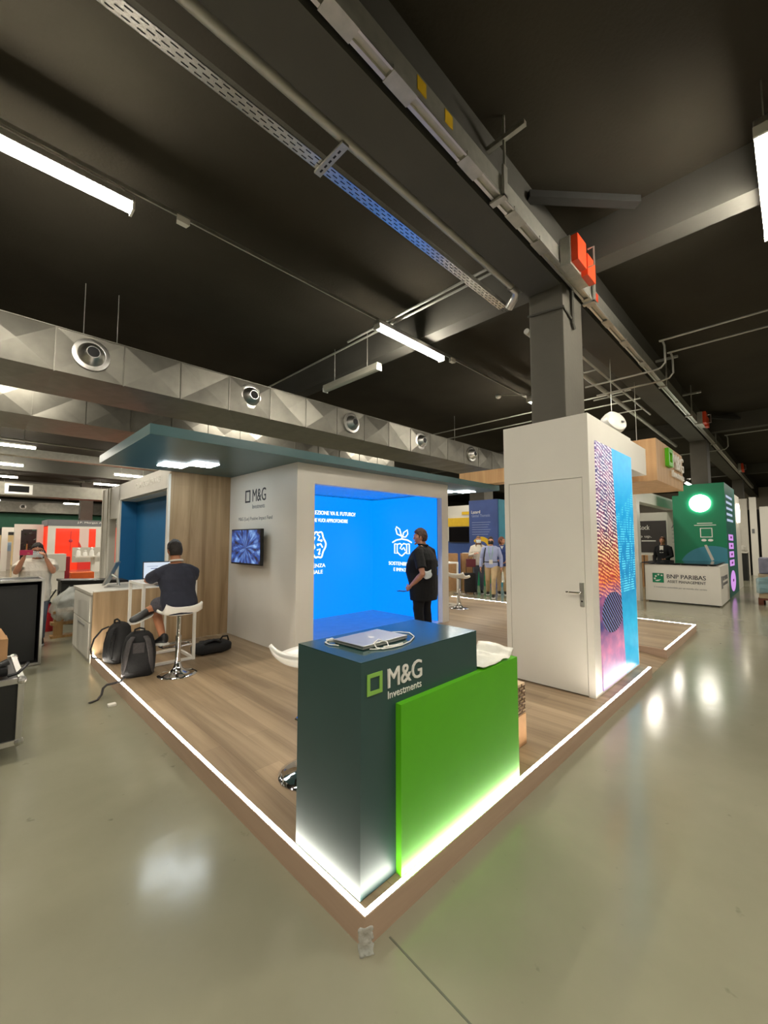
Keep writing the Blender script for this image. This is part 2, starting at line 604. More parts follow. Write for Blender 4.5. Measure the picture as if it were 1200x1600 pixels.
G1 = None
tube_light(-1.78, 2.80, 'bright fluorescent tube cut by the picture edge, high above the backpacks', rods=False)
tube_light(2.68, 2.72, 'bright fluorescent tube above the blue screen room', rods=False)
tube_light(7.10, 2.62, 'fluorescent tube half hidden behind the dark column over the white cabinet', rods=False)
tube_light(2.72, -1.25, 'fluorescent tube at the extreme upper right picture edge')
tube_light(24.9, 2.72, 'small far fluorescent tube beside the wooden sign')
FAR = 'rows of far fluorescent tubes'
rows = {16.1: 'nearest row', 20.6: 'second row', 25.0: 'third row', 29.5: 'fourth row', 36.0: 'fifth row', 41.3: 'last row'}
for y, w in rows.items():
    tube_light(-1.3 if y < 22 else -1.2, y, 'fluorescent tube at the left picture edge, %s of the far hall' % w, FAR)
    tube_light(3.3 if y < 30 else 4.1, y, 'fluorescent tube near the blue booth fascia, %s of the far hall' % w, FAR)
t_off = tube_light(3.52, 3.52, 'unlit fluorescent batten hanging across from the lit tube', axis=1, lit=False, z=4.5)

# the same tubes where no line of sight reaches them: plain lamps
def hidden_lamp(x, y):
    d = bpy.data.lights.new('fluorescent_lamp', 'AREA')
    d.shape = 'RECTANGLE'
    d.size, d.size_y = 1.5, .11
    d.color = TUBE_COL
    d.energy = TUBE * 1.5 * .11 * PI * .98
    o = bpy.data.objects.new('fluorescent_lamp', d)
    COL.objects.link(o)
    o.location = (x + .75, y, 4.55)
for x in (-6.24, -1.78, 2.68, 7.1, 11.6):
    for y in (-5.7, 7.2, 11.7):
        hidden_lamp(x, y)
for x, y in [(-6.24, -1.3), (-1.78, -1.5), (7.1, -3.4), (11.6, -3.4), (-6.24, 2.72), (11.6, 2.72), (16.1, 2.72), (20.5, 2.72), (16.1, 7.2), (20.5, 7.2), (16.1, -1.6), (20.5, -1.6), (16.1, 11.7), (7.1, 16.1), (11.6, 16.1), (7.1, 20.6), (-6.2, 16.1), (-6.2, 20.6), (-6.2, 25.), (27, -2.), (29, 7.)]:  # unseen; two on the right shifted off the tube grid to avoid floor reflections
    hidden_lamp(x, y)

# thin lighting rail carrying the tubes
b = MB().box(-12, 8.8, 2.735, 2.765, 4.70, 4.72)
b.box(-12, 8.8, 2.735, 2.738, 4.69, 4.73)
rail = b.build('lighting_rail', MT['galv_rail'])
tag(rail, 'thin metal rail carrying the fluorescent tubes over the stand', 'rail')
for x, lab in ((.12, 'white feed box on the rail beside the cut-off tube'), (4.5, 'white feed box on the rail beside the middle tube')):
    o = MB().prism([(x - .06, 2.72), (x + .06, 2.72), (x + .045, 2.78), (x - .045, 2.78)], 4.64, 4.70).build('feed_box', MT['white_gloss'])
    tag(o, lab, 'feed box')
t = thing('smoke_detector', 'small white detector on a thin arm near the column', 'detector', (6.4, 2.95, 4.55))
MB().ball((6.4, 2.95, 4.57), (.06, .06, .05)).build('sensor', MT['white_gloss'], t, smooth=True)
MB().cyl((6.4, 2.95, 4.6), (7.05, 2.64, 4.68), .012, seg=6).build('arm', MT['galv_rail'], t)

# ------------------------------------------------------------------ duct with nozzles
def duct(y0, y1, z0, z1, xa, xb, label, name='air_duct', pitch=.75, nozzles=()):
    t = thing(name, label, 'duct', (xa, y0, z0))
    b = MB()
    n = int((xb - xa) / pitch)
    bm = b.bm
    def pan(o, u, w, dpt):
        # crossed sheet panel: four facets rising to the centre
        c = [o, o + u, o + u + w, o + w]
        m = bm.verts.new(o + (u + w) / 2 + u.cross(w).normalized() * dpt)
        q = [bm.verts.new(p) for p in c]
        for i in range(4):
            bm.faces.new((q[i], q[(i + 1) % 4], m))
    for i in range(n):
        x = xa + i * pitch
        k = random.uniform(.035, .055) * (1 if i % 2 else -.7)
        pan(V((x, y0, z0)), V((pitch, 0, 0)), V((0, 0, z1 - z0)), k)
        pan(V((x, y1, z0)), V((pitch, 0, 0)), V((0, y0 - y1, 0)), abs(k) * .5)
    e = xa + n * pitch
    b.box(xa, e, y0 + .06, y1 - .001, z0 + .05, z1 - .001)
    b.build('sheet_body', MT['galv'], t)
    b = MB()
    for i in range(n + 1):
        x = xa + i * pitch
        b.box(x - .006, x + .006, y0 - .012, y0 + .03, z0 - .012, z1 + .004)
    b.box(xa, e, y0 - .012, y0 + .02, z1 - .004, z1 + .008)
    b.build('seam', MT['galv'], t)
    for x in nozzles:
        zc = (z0 + z1) / 2 + .03
        M = Matrix.Translation((x, y0, zc)) @ Matrix.Rotation(R(90), 4, 'X')
        nz = MB().lathe([(.21, -.01), (.21, .02), (.165, .03), (.155, .028), (.15, .04), (.12, .10), (.075, .14), (.068, .14), (.066, .1)], 28, M=M).build('nozzle', MT['steel'], t, smooth=True)
        MB().cyl((x, y0 - .125, zc), (x, y0 - .128, zc), .068, seg=20).build('nozzle_mouth', MT['hole'], nz)
    return t

duct(5.2, 6.35, 3.74, 4.30, -8.035, 16.7, 'long galvanised air duct with round nozzles behind the teal canopy', nozzles=[-.16, 2.09, 4.34, 6.59, 8.84])
duct(7.9, 9.2, 3.74, 4.30, -8.035, 9.0, 'second galvanised duct behind and below the nozzle duct')
duct(Y1 - 2.4, Y1 - 1.6, 3.95, 4.85, -3.0, 9, 'far faceted duct with nozzles above the green wall band', pitch=1.0, nozzles=[-.6, 1.9])
t = thing('ventilation_duct', 'plain square duct with a grille in the far hall', 'duct', (-3, 23.6, 3.6))
MB().box(-5, 4.6, 23.6, 24.6, 3.62, 4.2).build('sheet_body', MT['galv'], t)
gq = MB().box(-.2, .75, 23.55, 23.6, 3.68, 4.12).build('grille', MT['alu'], t)
MB().box(-.08, .63, 23.54, 23.56, 3.76, 4.05).build('grille_opening', MT['hole'], gq)
b = MB().box(-6, 6.5, 15.4, 15.7, 4.18, 4.42)
tag(b.build('cable_trunking', MT['galv_rail']), 'grey galvanised trunking across the far hall under the ceiling', 'trunking')
b = MB().cyl((-6, 15.8, 4.72), (6.5, 15.8, 4.72), .03, seg=8)
tag(b.build('conduit_pipe', MT['pipe']), 'thin grey pipe above the nearest far row of tubes', 'pipe')
for x in (-.35, .05):
    tag(MB().cyl((x + .15, 5.6, 4.28), (x + .15, 5.6, ZC), .006, seg=6).build('hanger_rod', MT['galv_rail']), 'thin hanger rod above the nozzle duct, %s' % ('nearer the picture edge' if x < 0 else 'nearer the canopy'), 'rod')
tag(MB().cyl((8.6, 5.6, 4.28), (8.6, 5.6, ZC), .006, seg=6).build('hanger_rod', MT['galv_rail']), 'thin hanger rod above the duct beside the white cabinet', 'rod')

# ------------------------------------------------------------------ busbar trunking along the beam
t = thing('busbar_trunking', 'long galvanised busbar trunking hung beside the big ceiling beam', 'busbar', (0, .37, 4.5))
b = MB()
b.box(-12, 30, .335, .405, 4.515, 4.68)
b.build('casing', MT['galv_rail'], t)
b = MB().box(-12, 30, .395, .42, 4.495, 4.515)
b.box(-12, 30, .33, .345, 4.495, 4.515)
b.build_each('lower_flange', MT['alu'], t)
for i, x in enumerate([.02, .52, 1.32, 2.05, 2.55, 3.9, 4.6, 5.4, 6.4, 7.6, 9.2, 11.5]):
    MB().box(x, x + .22, .325, .425, 4.49, 4.53).build('joint_cover', MT['galv_rail'], t)
for x in (.75, 1.05, 4.12):
    MB().box(x, x + .09, .331, .335, 4.56, 4.66).build('warning_sticker', MT['yellow'] if x != 4.12 else MT['orange'], t)
for x, lab in ((1.85, 'first busbar hanger, before the red tap box'), (4.0, 'busbar hanger just past the red tap box'), (7.9, 'busbar hanger beyond the bent conduits'), (10.5, 'far busbar hanger above the wooden sign'), (14.5, 'farthest busbar hanger above the green booth')):
    h = thing('busbar_hanger', lab, 'hanger', (x, .33, 4.5), 0, 'busbar hangers')
    MB().box(x - .03, x + .03, .30, .44, 4.47, 4.49).box(x - .03, x + .03, .30, .32, 4.47, 4.75).build('bracket', MT['galv_rail'], h)
    MB().cyl((x, .31, 4.75), (x, .31, ZC), .012, seg=8).build('rod', MT['galv_rail'], h)
    MB().box(x - .02, x + .02, .12, .5, 4.98, 5.02).build('cross_arm', MT['galv_rail'], h)
def tap(x, lab, s=1.):
    t = thing('tap_box', lab, 'electrical box', (x, .2, 4.5), 0, 'busbar tap boxes')
    MB().box(x, x + .55 * s, .22, .324, 4.44, 4.74, .006).build('housing', MT['galv_rail'], t)
    MB().box(x + .02, x + .26 * s, .15, .22, 4.46, 4.74, .008).build('cover', MT['orange'], t, label='orange red cover')
    MB().box(x + .29 * s, x + .53 * s, .15, .22, 4.42, 4.66, .008).build('cover', MT['orange'], t, label='orange red cover')
    MB().tube([(x + .30, .15, 4.7), (x + .30, .09, 4.7), (x + .30, .09, 4.5), (x + .30, .15, 4.5)], .009, 6).build('handle', MT['alu'], t)
tap(3.02, 'orange red tap box on the busbar beside the big column')
tap(11.3, 'second red tap box on the busbar, above the green booth')
tap(21.0, 'farthest tiny red tap box on the busbar')

# perforated tray and pipe on the other side of the beam
t = thing('cable_tray', 'perforated zinc cable tray running beside the beam, tinted blue by the screen', 'cable tray', (0, 1.2, 4.5))
b = MB().box(-8, 3.38, 1.13, 1.235, 4.5, 4.504)
b.box(-8, 3.38, 1.13, 1.133, 4.5, 4.55).box(-8, 3.38, 1.232, 1.235, 4.5, 4.55)
b.build('tray_bottom', MT['tray'], t)
b = MB()
for i in range(62):
    x = -1.35 + i * .078
    for y in (1.152, 1.1825, 1.213):
        b.box(x + (.039 if y == 1.1825 else 0), x + .043 + (.039 if y == 1.1825 else 0), y - .0035, y + .0035, 4.4985, 4.5)
o = b.build('slots', MT['hole'], t)
o['kind'] = 'stuff'
t = thing('tray_bracket', 'slotted bracket joining the perforated tray to the grey pipe', 'bracket', (.6, 1.05, 4.47))
MB().box(.585, .645, .90, 1.25, 4.475, 4.495).build('arm', MT['galv_rail'], t)
b = MB()
for i in range(5):
    b.box(.608, .622, .96 + i * .055, .99 + i * .055, 4.4735, 4.475)
b.build('slot', MT['hole'], t)
t = thing('conduit_pipe', 'thick grey pipe running under the edge of the big beam', 'pipe', (0, .93, 4.47))
MB().cyl((-10, .93, 4.54), (3.15, .92, 4.54), .036, seg=12).build('pipe_run', MT['pipe'], t, smooth=True)
MB().tube([(3.1, .92, 4.54), (3.22, .92, 4.54), (3.3, .99, 4.5), (3.34, 1.08, 4.44)], .05, 10).build('elbow', MT['alu'], t, smooth=True)
tag(MB().cyl((4.1, 1.22, 4.48), (14, 1.22, 4.48), .04, seg=10).build('conduit_pipe', MT['pipe'], smooth=True), 'thick grey pipe running on beyond the big column, lower of two', 'pipe')
tag(MB().cyl((4.1, .95, 4.45), (9.6, .95, 4.45), .018, seg=8).build('conduit_pipe', MT['pipe'], smooth=True), 'thin grey conduit close under the beam beyond the big column', 'pipe')
for x, lab in ((5.2, 'first rung'), (6.0, 'second rung'), (7.6, 'third rung'), (8.9, 'last rung')):
    tag(MB().box(x - .01, x + .01, .93, 1.5, 4.41, 4.43).build('conduit_bracket', MT['galv_rail']), 'small cross bracket holding two conduits, %s from the column' % lab, 'bracket', 'conduit brackets')
def cross_pipe(x, ya, yb, z, lab, loop=False):
    if loop:
        p = [(x, ya, z), (x, .15, z), (x, .10, z - .02), (x, .08, z - .1), (x, .08, 4.45), (x, .14, 4.38), (x, .25, 4.36), (x, 1.3, 4.36)]
    else:
        p = [(x, ya, z), (x, yb, z)]
    tag(MB().tube(p, .016, 8).build('conduit_pipe', MT['pipe'], smooth=True), lab, 'pipe')
cross_pipe(3.12, .9, 11, 4.83, 'upper of two thin pipes crossing behind the lit tube')
cross_pipe(2.98, .9, 3.7, 4.80, 'lower of two thin pipes crossing behind the lit tube')
cross_pipe(6.55, -9, .1, 4.82, 'thin conduit crossing the ceiling and bending under the beam, upper one', True)
cross_pipe(7.15, -9, .1, 4.82, 'thin conduit crossing the ceiling and bending under the beam, lower one', True)
cross_pipe(15.0, -6, .1, 4.8, 'far thin conduit crossing beside the second tap box', True)
cross_pipe(8.3, .84, 9, 4.7, 'thin pipe in the dark behind the wooden sign, upper of the pair')
cross_pipe(8.9, .84, 9, 4.66, 'thin pipe in the dark behind the wooden sign, lower of the pair')
t = thing('column_clamp', 'dark cable band with a small bracket strapped around the big column', 'clamp', (3.4, .45, 4.25))
b = MB().tube([(3.385, .86, 4.26), (3.385, .44, 4.22), (3.6, .44, 4.16)], .014, 6)
b.build('band', MT['beam'], t)
MB().tube([(3.62, .43, 4.55), (3.62, .43, 4.10), (3.66, .43, 4.05)], .02, 6).build('riser_pipe', MT['beam'], t)

d_ = V((-.066, -.998, 0)).normalized()
n_ = V((d_.y, -d_.x, 0)) * .004
a_, b_ = V((.11, -.03, .0)), V((.11, -.03, 0)) + d_ * 3.2
struct('trim_2', MB().loft([[a_ + n_, a_ - n_, a_ - n_ + V((0, 0, .0012)), a_ + n_ + V((0, 0, .0012))], [b_ + n_, b_ - n_, b_ - n_ + V((0, 0, .0012)), b_ + n_ + V((0, 0, .0012))]]), mat('floor_joint', (96, 96, 82), .6), 'dark joint line in the floor at the platform corner')
# ------------------------------------------------------------------ the stand: platform
P = .12
t = thing('stand_platform', 'low wooden stand platform edged with a white light strip', 'platform', (0, 0, 0))
e = .03
outline = [(e, e), (4.56, e), (4.56, 1.2), (5.63, 1.2), (5.63, .05 + e), (7.95 - e, .05 + e), (7.95 - e, 5.28), (e, 5.28)]
MB().prism(outline, .0, P).build('deck', MT['wood_floor'], t)
b = MB().box(0, 4.56, .0, .006, 0, P).box(5.63, 7.95, .05, .056, 0, P)
b.build_each('front_skirting', MT['wood_side'], t)
b = MB().box(0, .006, .006, 5.28, 0, P).box(7.944, 7.95, .056, 5.28, 0, P).box(5.61, 5.63, .05, 1.2, 0, P - .001).box(4.56, 4.57, 0, 1.2, 0, P - .001)
b.build_each('side_skirting', MT['wood_side_y'], t)
def strip(a, c, nm='light_strip'):
    x0, y0 = min(a[0], c[0]), min(a[1], c[1]); x1, y1 = max(a[0], c[0]), max(a[1], c[1])
    return MB().box(x0, x1, y0, y1, P - .02, P - .001).build(nm, MT['led'], t)
strip((.006, .006), (4.56, .03)); strip((.006, .03), (.03, 5.28))
strip((5.63, .056), (7.944, .08)); strip((7.92, .08), (7.944, 5.28))
MB().loft([[V((4.565, 0.03, .0)), V((5.6, .03, .0)), V((5.6, .03, .006)), V((4.565, .03, .006))], [V((4.565, 1.2, 0)), V((5.6, 1.2, 0)), V((5.6, 1.2, P)), V((4.565, 1.2, P))]]).build('ramp', MT['wood_floor'], t)
# crumpled tape at the corner
def tape(u, v):
    return V((-.012 + .05 * (u - .5) + .01 * noise.noise(V((u * 5, v * 5, 1))), -.012 - .03 * (u - .3) + .012 * noise.noise(V((u * 6, v * 6, 4))) - .05 * max(0, v - .8), .105 - .10 * v + .006 * noise.noise(V((u * 9, v * 9, 9)))))
b = MB().grid(tape, 6, 10, .001)
tag(b.build('adhesive_tape', MT['clear_film'], smooth='all'), 'crumpled clear tape stuck on the front corner of the platform', 'tape')

# ------------------------------------------------------------------ reception counter
CZ = 1.09
t = thing('reception_counter', 'dark green reception counter with a bright green front panel on the platform corner', 'counter', (.47, .3, P))
MB().box(.034, .935, .066, .545, P + .001, CZ - .004).build('body', MT['counter_teal'], t)
MB().box(.034, .935, .066, .545, CZ - .004, CZ).build('top', MT['counter_top'], t)
MB().prism([(.25, .032), (1.355, .032), (1.355, .40), (.94, .40), (.94, .0655), (.25, .0655)], P + .001, .865).build('front_panel', MT['green'], t, label='bright green front panel')
M = frame_of((.068, .0655, .94), (1, 0, 0), (0, 0, 1))
o = [(0, 0), (.092, 0), (.092, .092), (0, .092)]; i = [(.017, .017), (.075, .017), (.075, .075), (.017, .075)]
MB().ring_prism(o, i, 0, .004, M=M).build('logo_square', MT['logo_green'], t)
textmb(MB(), 'M&G', (.198, .0655, .943), (1, 0, 0), (0, 0, 1), .238, .088, .003, .02).build('logo_letters', MT['logo_white'], t)
textmb(MB(), 'Investments', (.198, .0655, .896), (1, 0, 0), (0, 0, 1), .236, .034, .002).build('logo_small_letters', MT['logo_white'], t)

# laptop, closed, on the counter
lp = thing('laptop', 'closed silver laptop lying on the dark green counter', 'laptop', (.33, .32, CZ), R(2))
MB().box(-.165, .165, -.112, .112, .004, .013, .003).build('base', MT['alu'], lp, local=True)
MB().box(-.165, .165, -.112, .112, .0145, .021, .003).build('lid', MT['alu'], lp, local=True)
MB().box(-.155, .155, -.108, .104, .0, .0045).build('underside', MT['black'], lp, local=True)
b = MB().ball((0, -.004, .0211), (.016, .018, .0008)).ball((.006, .021, .0211), (.006, .003, .0006))
b.build('emblem', MT['logo_white'], lp, local=True)
cz = CZ + .005
def arc(c, r, a0, a1, n=14, rz=0, ex=1.):
    return [V((c[0] + r * ex * math.cos(R(a0 + (a1 - a0) * k / n)), c[1] + r * math.sin(R(a0 + (a1 - a0) * k / n)), cz)) for k in range(n + 1)]
pts = [V((.16, .44, cz)), V((.135, .40, cz)), V((.15, .33, cz))]
ca = thing('charging_cable', 'white charging cable looped around the closed laptop', 'cable', (.3, .2, CZ))
MB().tube([(.18, .478, cz), (.13, .45, cz), (.12, .40, cz), (.14, .35, cz)], .003, 6).build('loose_end', MT['white_gloss'], ca, smooth='all')
MB().box(.165, .205, .47, .488, CZ, CZ + .01, .003).build('plug', MT['white_gloss'], ca)
MB().tube([(.20, .19, cz), (.23, .165, cz), (.27, .16, cz), (.31, .17, cz), (.33, .2, cz + .01), (.30, .235, cz + .022), (.255, .22, cz + .016), (.235, .18, cz + .004), (.25, .15, cz), (.30, .14, cz), (.36, .135, cz), (.45, .155, cz), (.55, .21, cz), (.60, .29, cz), (.575, .345, cz), (.52, .36, cz + .004), (.49, .35, cz + .004)], .0032, 6).build('cable_loop', MT['white_gloss'], ca, smooth='all')
MB().tube([(.27, .165, cz + .003), (.33, .145, cz + .003), (.39, .15, cz + .003)], .005, 6).build('cable_sleeve', MT['white_gloss'], ca, smooth='all')

# white film draped on the green ledge
def film(u, v):
    x = .955 + .36 * u + .02 * noise.noise(V((u * 3, v * 3, 2)))
    y = .035 + .26 * v + .02 * noise.noise(V((u * 4, v * 3, 7)))
    h = .006 + .022 * abs(noise.noise(V((u * 3.5, v * 3.5, 5)))) + (.05 * max(0, u - .86) / .14) + .03 * max(0, .2 - u)
    return V((x, y, .868 + h))
tag(MB().grid(film, 16, 12, .0015).build('protective_film', MT['white_film'], smooth='all'), 'crumpled white protective film lying on the bright green counter ledge', 'film')

# paper sack carton behind the counter
t = thing('printed_carton', 'open carton printed with brick-like dark bars behind the green counter', 'box', (1.66, .32, P))
MB().box(1.50, 1.80, .20, .46, P, .34, .006).build('lower_box', MT['cardboard'], t)
MB().box(1.505, 1.795, .205, .455, .34, .56).build('upper_box', mat('pale_printed_card', (214, 186, 150), .7), t)
b = MB()
for k in range(9):
    z = .35 + k * .023
    b.box(1.497, 1.499, .21, .45, z, z + .006)
    b.box(1.51, 1.79, .1985, .2045, z, z + .006)
    for q in range(4):
        x = 1.53 + q * .07 + (k % 2) * .035
        b.box(x, x + .006, .1985, .2045, z, z + .023)
b.build('printed_bars', MT['cardboard_dark'], t)

# ------------------------------------------------------------------ bar stools
def stool(loc, rz, label, h=.76, group='white bar stools on chrome stands', foot=True):
    s = thing('bar_stool', label, 'stool', loc, rz, group)
    def seat(u, v):
        x = (u - .5) * .42
        y = (v - .5) * .37
        z = h + .035 * (abs(u - .5) * 2) ** 4 - .01 * math.cos((u - .5) * PI) + (.09 * max(0, v - .7) / .3 if False else 0)
        z += .085 * max(0, (.22 - v) / .22) ** 1.5 - .03 * max(0, (v - .85) / .15)
        k = .86 + .14 * math.sin(PI * min(1, max(0, v)))
        return V((x * k, y, z))
    MB().grid(seat, 16, 16, .022).build('seat', MT['white_gloss'], s, smooth='all', local=True)
    MB().lathe([(.205, 0), (.205, .008), (.17, .018), (.09, .035), (.05, .07), (.04, .10), (.033, .12), (.033, .14)], 32).build('base', MT['chrome'], s, smooth='all', local=True)
    MB().cyl((0, 0, .1), (0, 0, h * .62), .029, seg=20).cyl((0, 0, h * .6), (0, 0, h - .015), .02, seg=20).build('gas_column', MT['chrome'], s, smooth=True, local=True)
    MB().lathe([(.075, h - .03), (.08, h - .014), (.03, h - .05)], 16).build('seat_plate', MT['black'], s, local=True)
    if foot:
        MB().tube([(-.03, 0, .30), (-.14, .03, .30), (-.16, .14, .30), (-.08, .2, .30), (.08, .2, .30), (.16, .14, .30), (.14, .03, .30), (.03, 0, .30)], .011, 8).build('footrest', MT['chrome'], s, smooth=True, local=True)
    return s
ST = stool((.53, 3.69, P), R(-4), 'white bar stool on a chrome base under the seated man', h=.69)
stool((.44, 1.0, P), R(-70), 'white bar stool standing half hidden behind the reception counter', h=.72)
dup(ST, (6.43, 4.0, P), R(-80), 'small white bar stool in the passage beside the blue screen room')

# ------------------------------------------------------------------ high tables
def high_table(loc, label, w=.62, d=.60, h=.985):
    t = thing('high_table', label, 'table', loc, 0, 'white square high tables')
    k = .032
    MB().box(0, w, 0, d, h - .03, h, .002).build('table_top', MT['white_gloss'], t, local=True)
    for x in (0, w - k):
        for y in (0, d - k):
            MB().box(x, x + k, y, y + k, .0, h - .03).build('leg', MT['white_gloss'], t, local=True)
    b = MB().box(k, w - k, 0, k, 0.005, .005 + k).box(k, w - k, d - k, d, .005, .005 + k).box(0, k, k, d - k, .005, .005 + k).box(w - k, w, k, d - k, .005, .005 + k)
    b.build('lower_frame', MT['white_gloss'], t, local=True)
    return t
HT = high_table((.27, 4.14, P), 'white high table with an open laptop in front of the seated man')
dup(HT, (6.15, 4.25, P), 0, 'white high table half hidden behind the blue screen room edge')

# open laptop
ol = thing('laptop', 'open laptop glowing on the white high table', 'laptop', (.52, 4.42, P + .985), R(-12))
MB().box(-.17, .17, -.12, .12, 0, .014, .003).build('base', MT['alu'], ol, local=True)
MB().box(-.15, .15, -.02, .10, .014, .0155).build('keyboard', MT['black'], ol, local=True)
M = Matrix.Translation((0, .12, .014)) @ Matrix.Rotation(R(-14), 4, 'X')
sc = MB().box(-.17, .17, 0, .008, 0, .225, .002, M=M).build('lid', MT['black'], ol, local=True)
sp = MB().box(-.158, .158, -.001, .0, .014, .213, M=M).build('screen', emit('laptop_screen', (214, 226, 240), .95), sc, local=True)
MB().box(-.08, .06, -.002, -.001, .13, .138, M=M).box(-.12, .0, -.002, -.001, .16, .164, M=M).build('page_lines', emit('laptop_screen_text', (60, 80, 150), .8), sc, local=True)

# ------------------------------------------------------------------ blue screen room (white block)
BX0, BX1, BY0, BY1, BZ = 1.82, 5.12, 3.32, 5.42, 2.639
OX0, OX1, OZ = 2.10, 4.93, 2.38
t = thing('screen_room', 'white walled room open at the front with glowing blue screens inside', 'booth', (BX0, BY0, P))
MB().box(BX0, BX0 + .08, BY0 + .10, BY1, P, BZ).build('side_wall', MT['white'], t)
MB().box(BX0 + .08, BX1, BY1 - .08, BY1, P, BZ).build('rear_wall', MT['white'], t)
MB().box(BX1 - .08, BX1, BY0 + .10, BY1 - .08, P, BZ).build('passage_wall', MT['white'], t)
b = MB().box(BX0, OX0, BY0, BY0 + .10, P, BZ).box(OX1, BX1, BY0, BY0 + .10, P, BZ).box(OX0, OX1, BY0, BY0 + .10, OZ, BZ)
b.box(OX0 - .02, OX0, BY0 + .10, BY1 - .08, P, BZ - .02).build('front_frame', MT['white'], t)
MB().box(OX0, BX1 - .08, BY0 + .10, BY1 - .08, 2.48, 2.52).build('inner_ceiling', mat('glossy_room_ceiling', (165, 167, 170), .15, spec=1.), t)
MB().box(OX0, BX1 - .08, BY0 + .02, BY1 - .08, P, P + .006).build('inner_floor', mat('screen_room_floor', (176, 178, 182), .2, var=.05, bump=.06, bscale=80, spec=1.), t)
# LED walls
YB, XR = 5.20, 4.97
lw = MB().box(OX0, XR + .04, YB, YB + .1, P + .006, 2.46).build('rear_screen', MT['blue_screen'], t)
rw = MB().box(XR, XR + .06, BY0 + .14, YB, P + .006, 2.46).build('passage_screen', MT['blue_screen'], t)
MB().box(XR - .002, XR + .06, BY0 + .12, BY0 + .14, P + .006, 2.46).build('screen_edge', MT['black'], t)
q = textmb(MB(), 'IN QUALE DIREZIONE VA IL FUTURO?', (2.84, YB - .001, 2.085), (1, 0, 0), (0, 0, 1), 1.62, .09, .001, .03)
textmb(q, 'SCEGLI COSA CHE VUOI APPROFONDIRE', (2.88, YB - .001, 1.955), (1, 0, 0), (0, 0, 1), 1.38, .072, .001, .02)
q.build('question_lettering', MT['screen_white'], lw)
def line2d(mb, pts, w, M):
    """drawn stroke in a wall plane"""
    P3 = [M @ V((x, y, .002)) for x, y in pts]
    mb.tube(P3, w, 6)
Mr = frame_of((3.50, YB, 1.52), (1, 0, 0), (0, 0, 1))
q = MB()
br = [(.02 + (.17 + .018 * math.cos(5 * a)) * math.cos(a) * (1.0 if math.cos(a) > 0 else .8), (.25 + .02 * math.cos(6 * a)) * math.sin(a)) for a in [2 * PI * k / 48 for k in range(49)]]
line2d(q, br, .016, Mr)
for pts in ([(0, .2), (.06, .16), (.02, .09), (.1, .08)], [(.02, 0), (.08, .02), (.13, -.05)], [(0, -.1), (.07, -.08), (.05, -.17)], [(-.05, .15), (-.09, .05), (-.05, -.05), (-.1, -.12)]):
    line2d(q, pts, .014, Mr)
for c in ((.1, .08), (.02, 0), (.05, -.17)):
    q.ball(Mr @ V((*c, .002)), .024, 10)
q.build('brain_icon', MT['screen_white'], lw)
q = textmb(MB(), 'INTELLIGENZA', (2.96, YB - .001, 1.09), (1, 0, 0), (0, 0, 1), .74, .07, .001, .025)
textmb(q, 'ARTIFICIALE', (3.02, YB - .001, .97), (1, 0, 0), (0, 0, 1), .62, .07, .001, .025)
q.build('brain_caption', MT['screen_white'], lw)
Mi = frame_of((XR, 4.35, 1.56), (0, -1, 0), (0, 0, 1))
q = MB()
line2d(q, [(-.26, .0), (-.15, .05), (0, .07), (.15, .05), (.26, 0)], .014, Mi)
line2d(q, [(0, .07), (0, .14)], .012, Mi)
line2d(q, [(-.01, .13), (-.13, .17), (-.17, .28), (-.15, .32), (-.06, .27), (-.01, .13)], .013, Mi)
line2d(q, [(.02, .11), (.05, .2), (.15, .25), (.16, .17), (.1, .11), (.02, .11)], .012, Mi)
line2d(q, [(-.20, -.03), (-.20, -.22), (-.13, -.22), (-.13, -.03), (-.20, -.03)], .012, Mi)
line2d(q, [(.20, -.03), (.20, -.22), (.13, -.22), (.13, -.03), (.20, -.03)], .012, Mi)
line2d(q, [(-.13, -.04), (-.05, -.02), (0, -.05), (.05, -.02), (.13, -.04)], .012, Mi)
line2d(q, [(-.13, -.19), (-.05, -.25), (0, -.27), (.08, -.21), (.13, -.18)], .012, Mi)
line2d(q, [(0, -.05), (-.05, -.12), (.0, -.14), (.05, -.1), (.09, -.16)], .012, Mi)
q.build('plant_handshake_icon', MT['screen_white'], rw)
q = textmb(MB(), 'SOSTENIBILITA', (XR - .001, 4.72, 1.10), (0, -1, 0), (0, 0, 1), .74, .07, .001, .025)
textmb(q, 'E IMPATTO', (XR - .001, 4.58, .98), (0, -1, 0), (0, 0, 1), .48, .07, .001, .025)
q.build('plant_caption', MT['screen_white'], rw)
cm = thing('spotlight', 'small black projector spot hung inside the blue screen room', 'spotlight', (2.22, 3.6, 2.2))
MB().box(2.17, 2.27, 3.6, 3.66, 2.33, 2.36).cyl((2.22, 3.63, 2.35), (2.22, 3.63, 2.48), .01).build('bracket', MT['black'], cm)
MB().cyl((2.18, 3.63, 2.30), (2.27, 3.6, 2.28), .03).build('lamp_head', MT['black'], cm)
# writing on the white side wall
M = frame_of((BX0 - .0005, 4.76, 2.185), (0, -1, 0), (0, 0, 1))
MB().ring_prism([(0, 0), (.16, 0), (.16, .19), (0, .19)], [(.025, .025), (.135, .025), (.135, .165), (.025, .165)], 0, .003, M=M).build('logo_square', MT['logo_dark'], t)
textmb(MB(), 'M&G', (BX0 - .001, 4.53, 2.19), (0, -1, 0), (0, 0, 1), .40, .19, .002).build('logo_letters', MT['logo_dark'], t)
textmb(MB(), 'Investments', (BX0 - .001, 4.53, 2.085), (0, -1, 0), (0, 0, 1), .37, .065, .001).build('logo_small_letters', MT['logo_grey'], t)
textmb(MB(), 'M&G (Lux) Positive Impact Fund', (BX0 - .001, 4.97, 1.895), (0, -1, 0), (0, 0, 1), 1.03, .07, .001).build('fund_lettering', MT['logo_grey'], t)

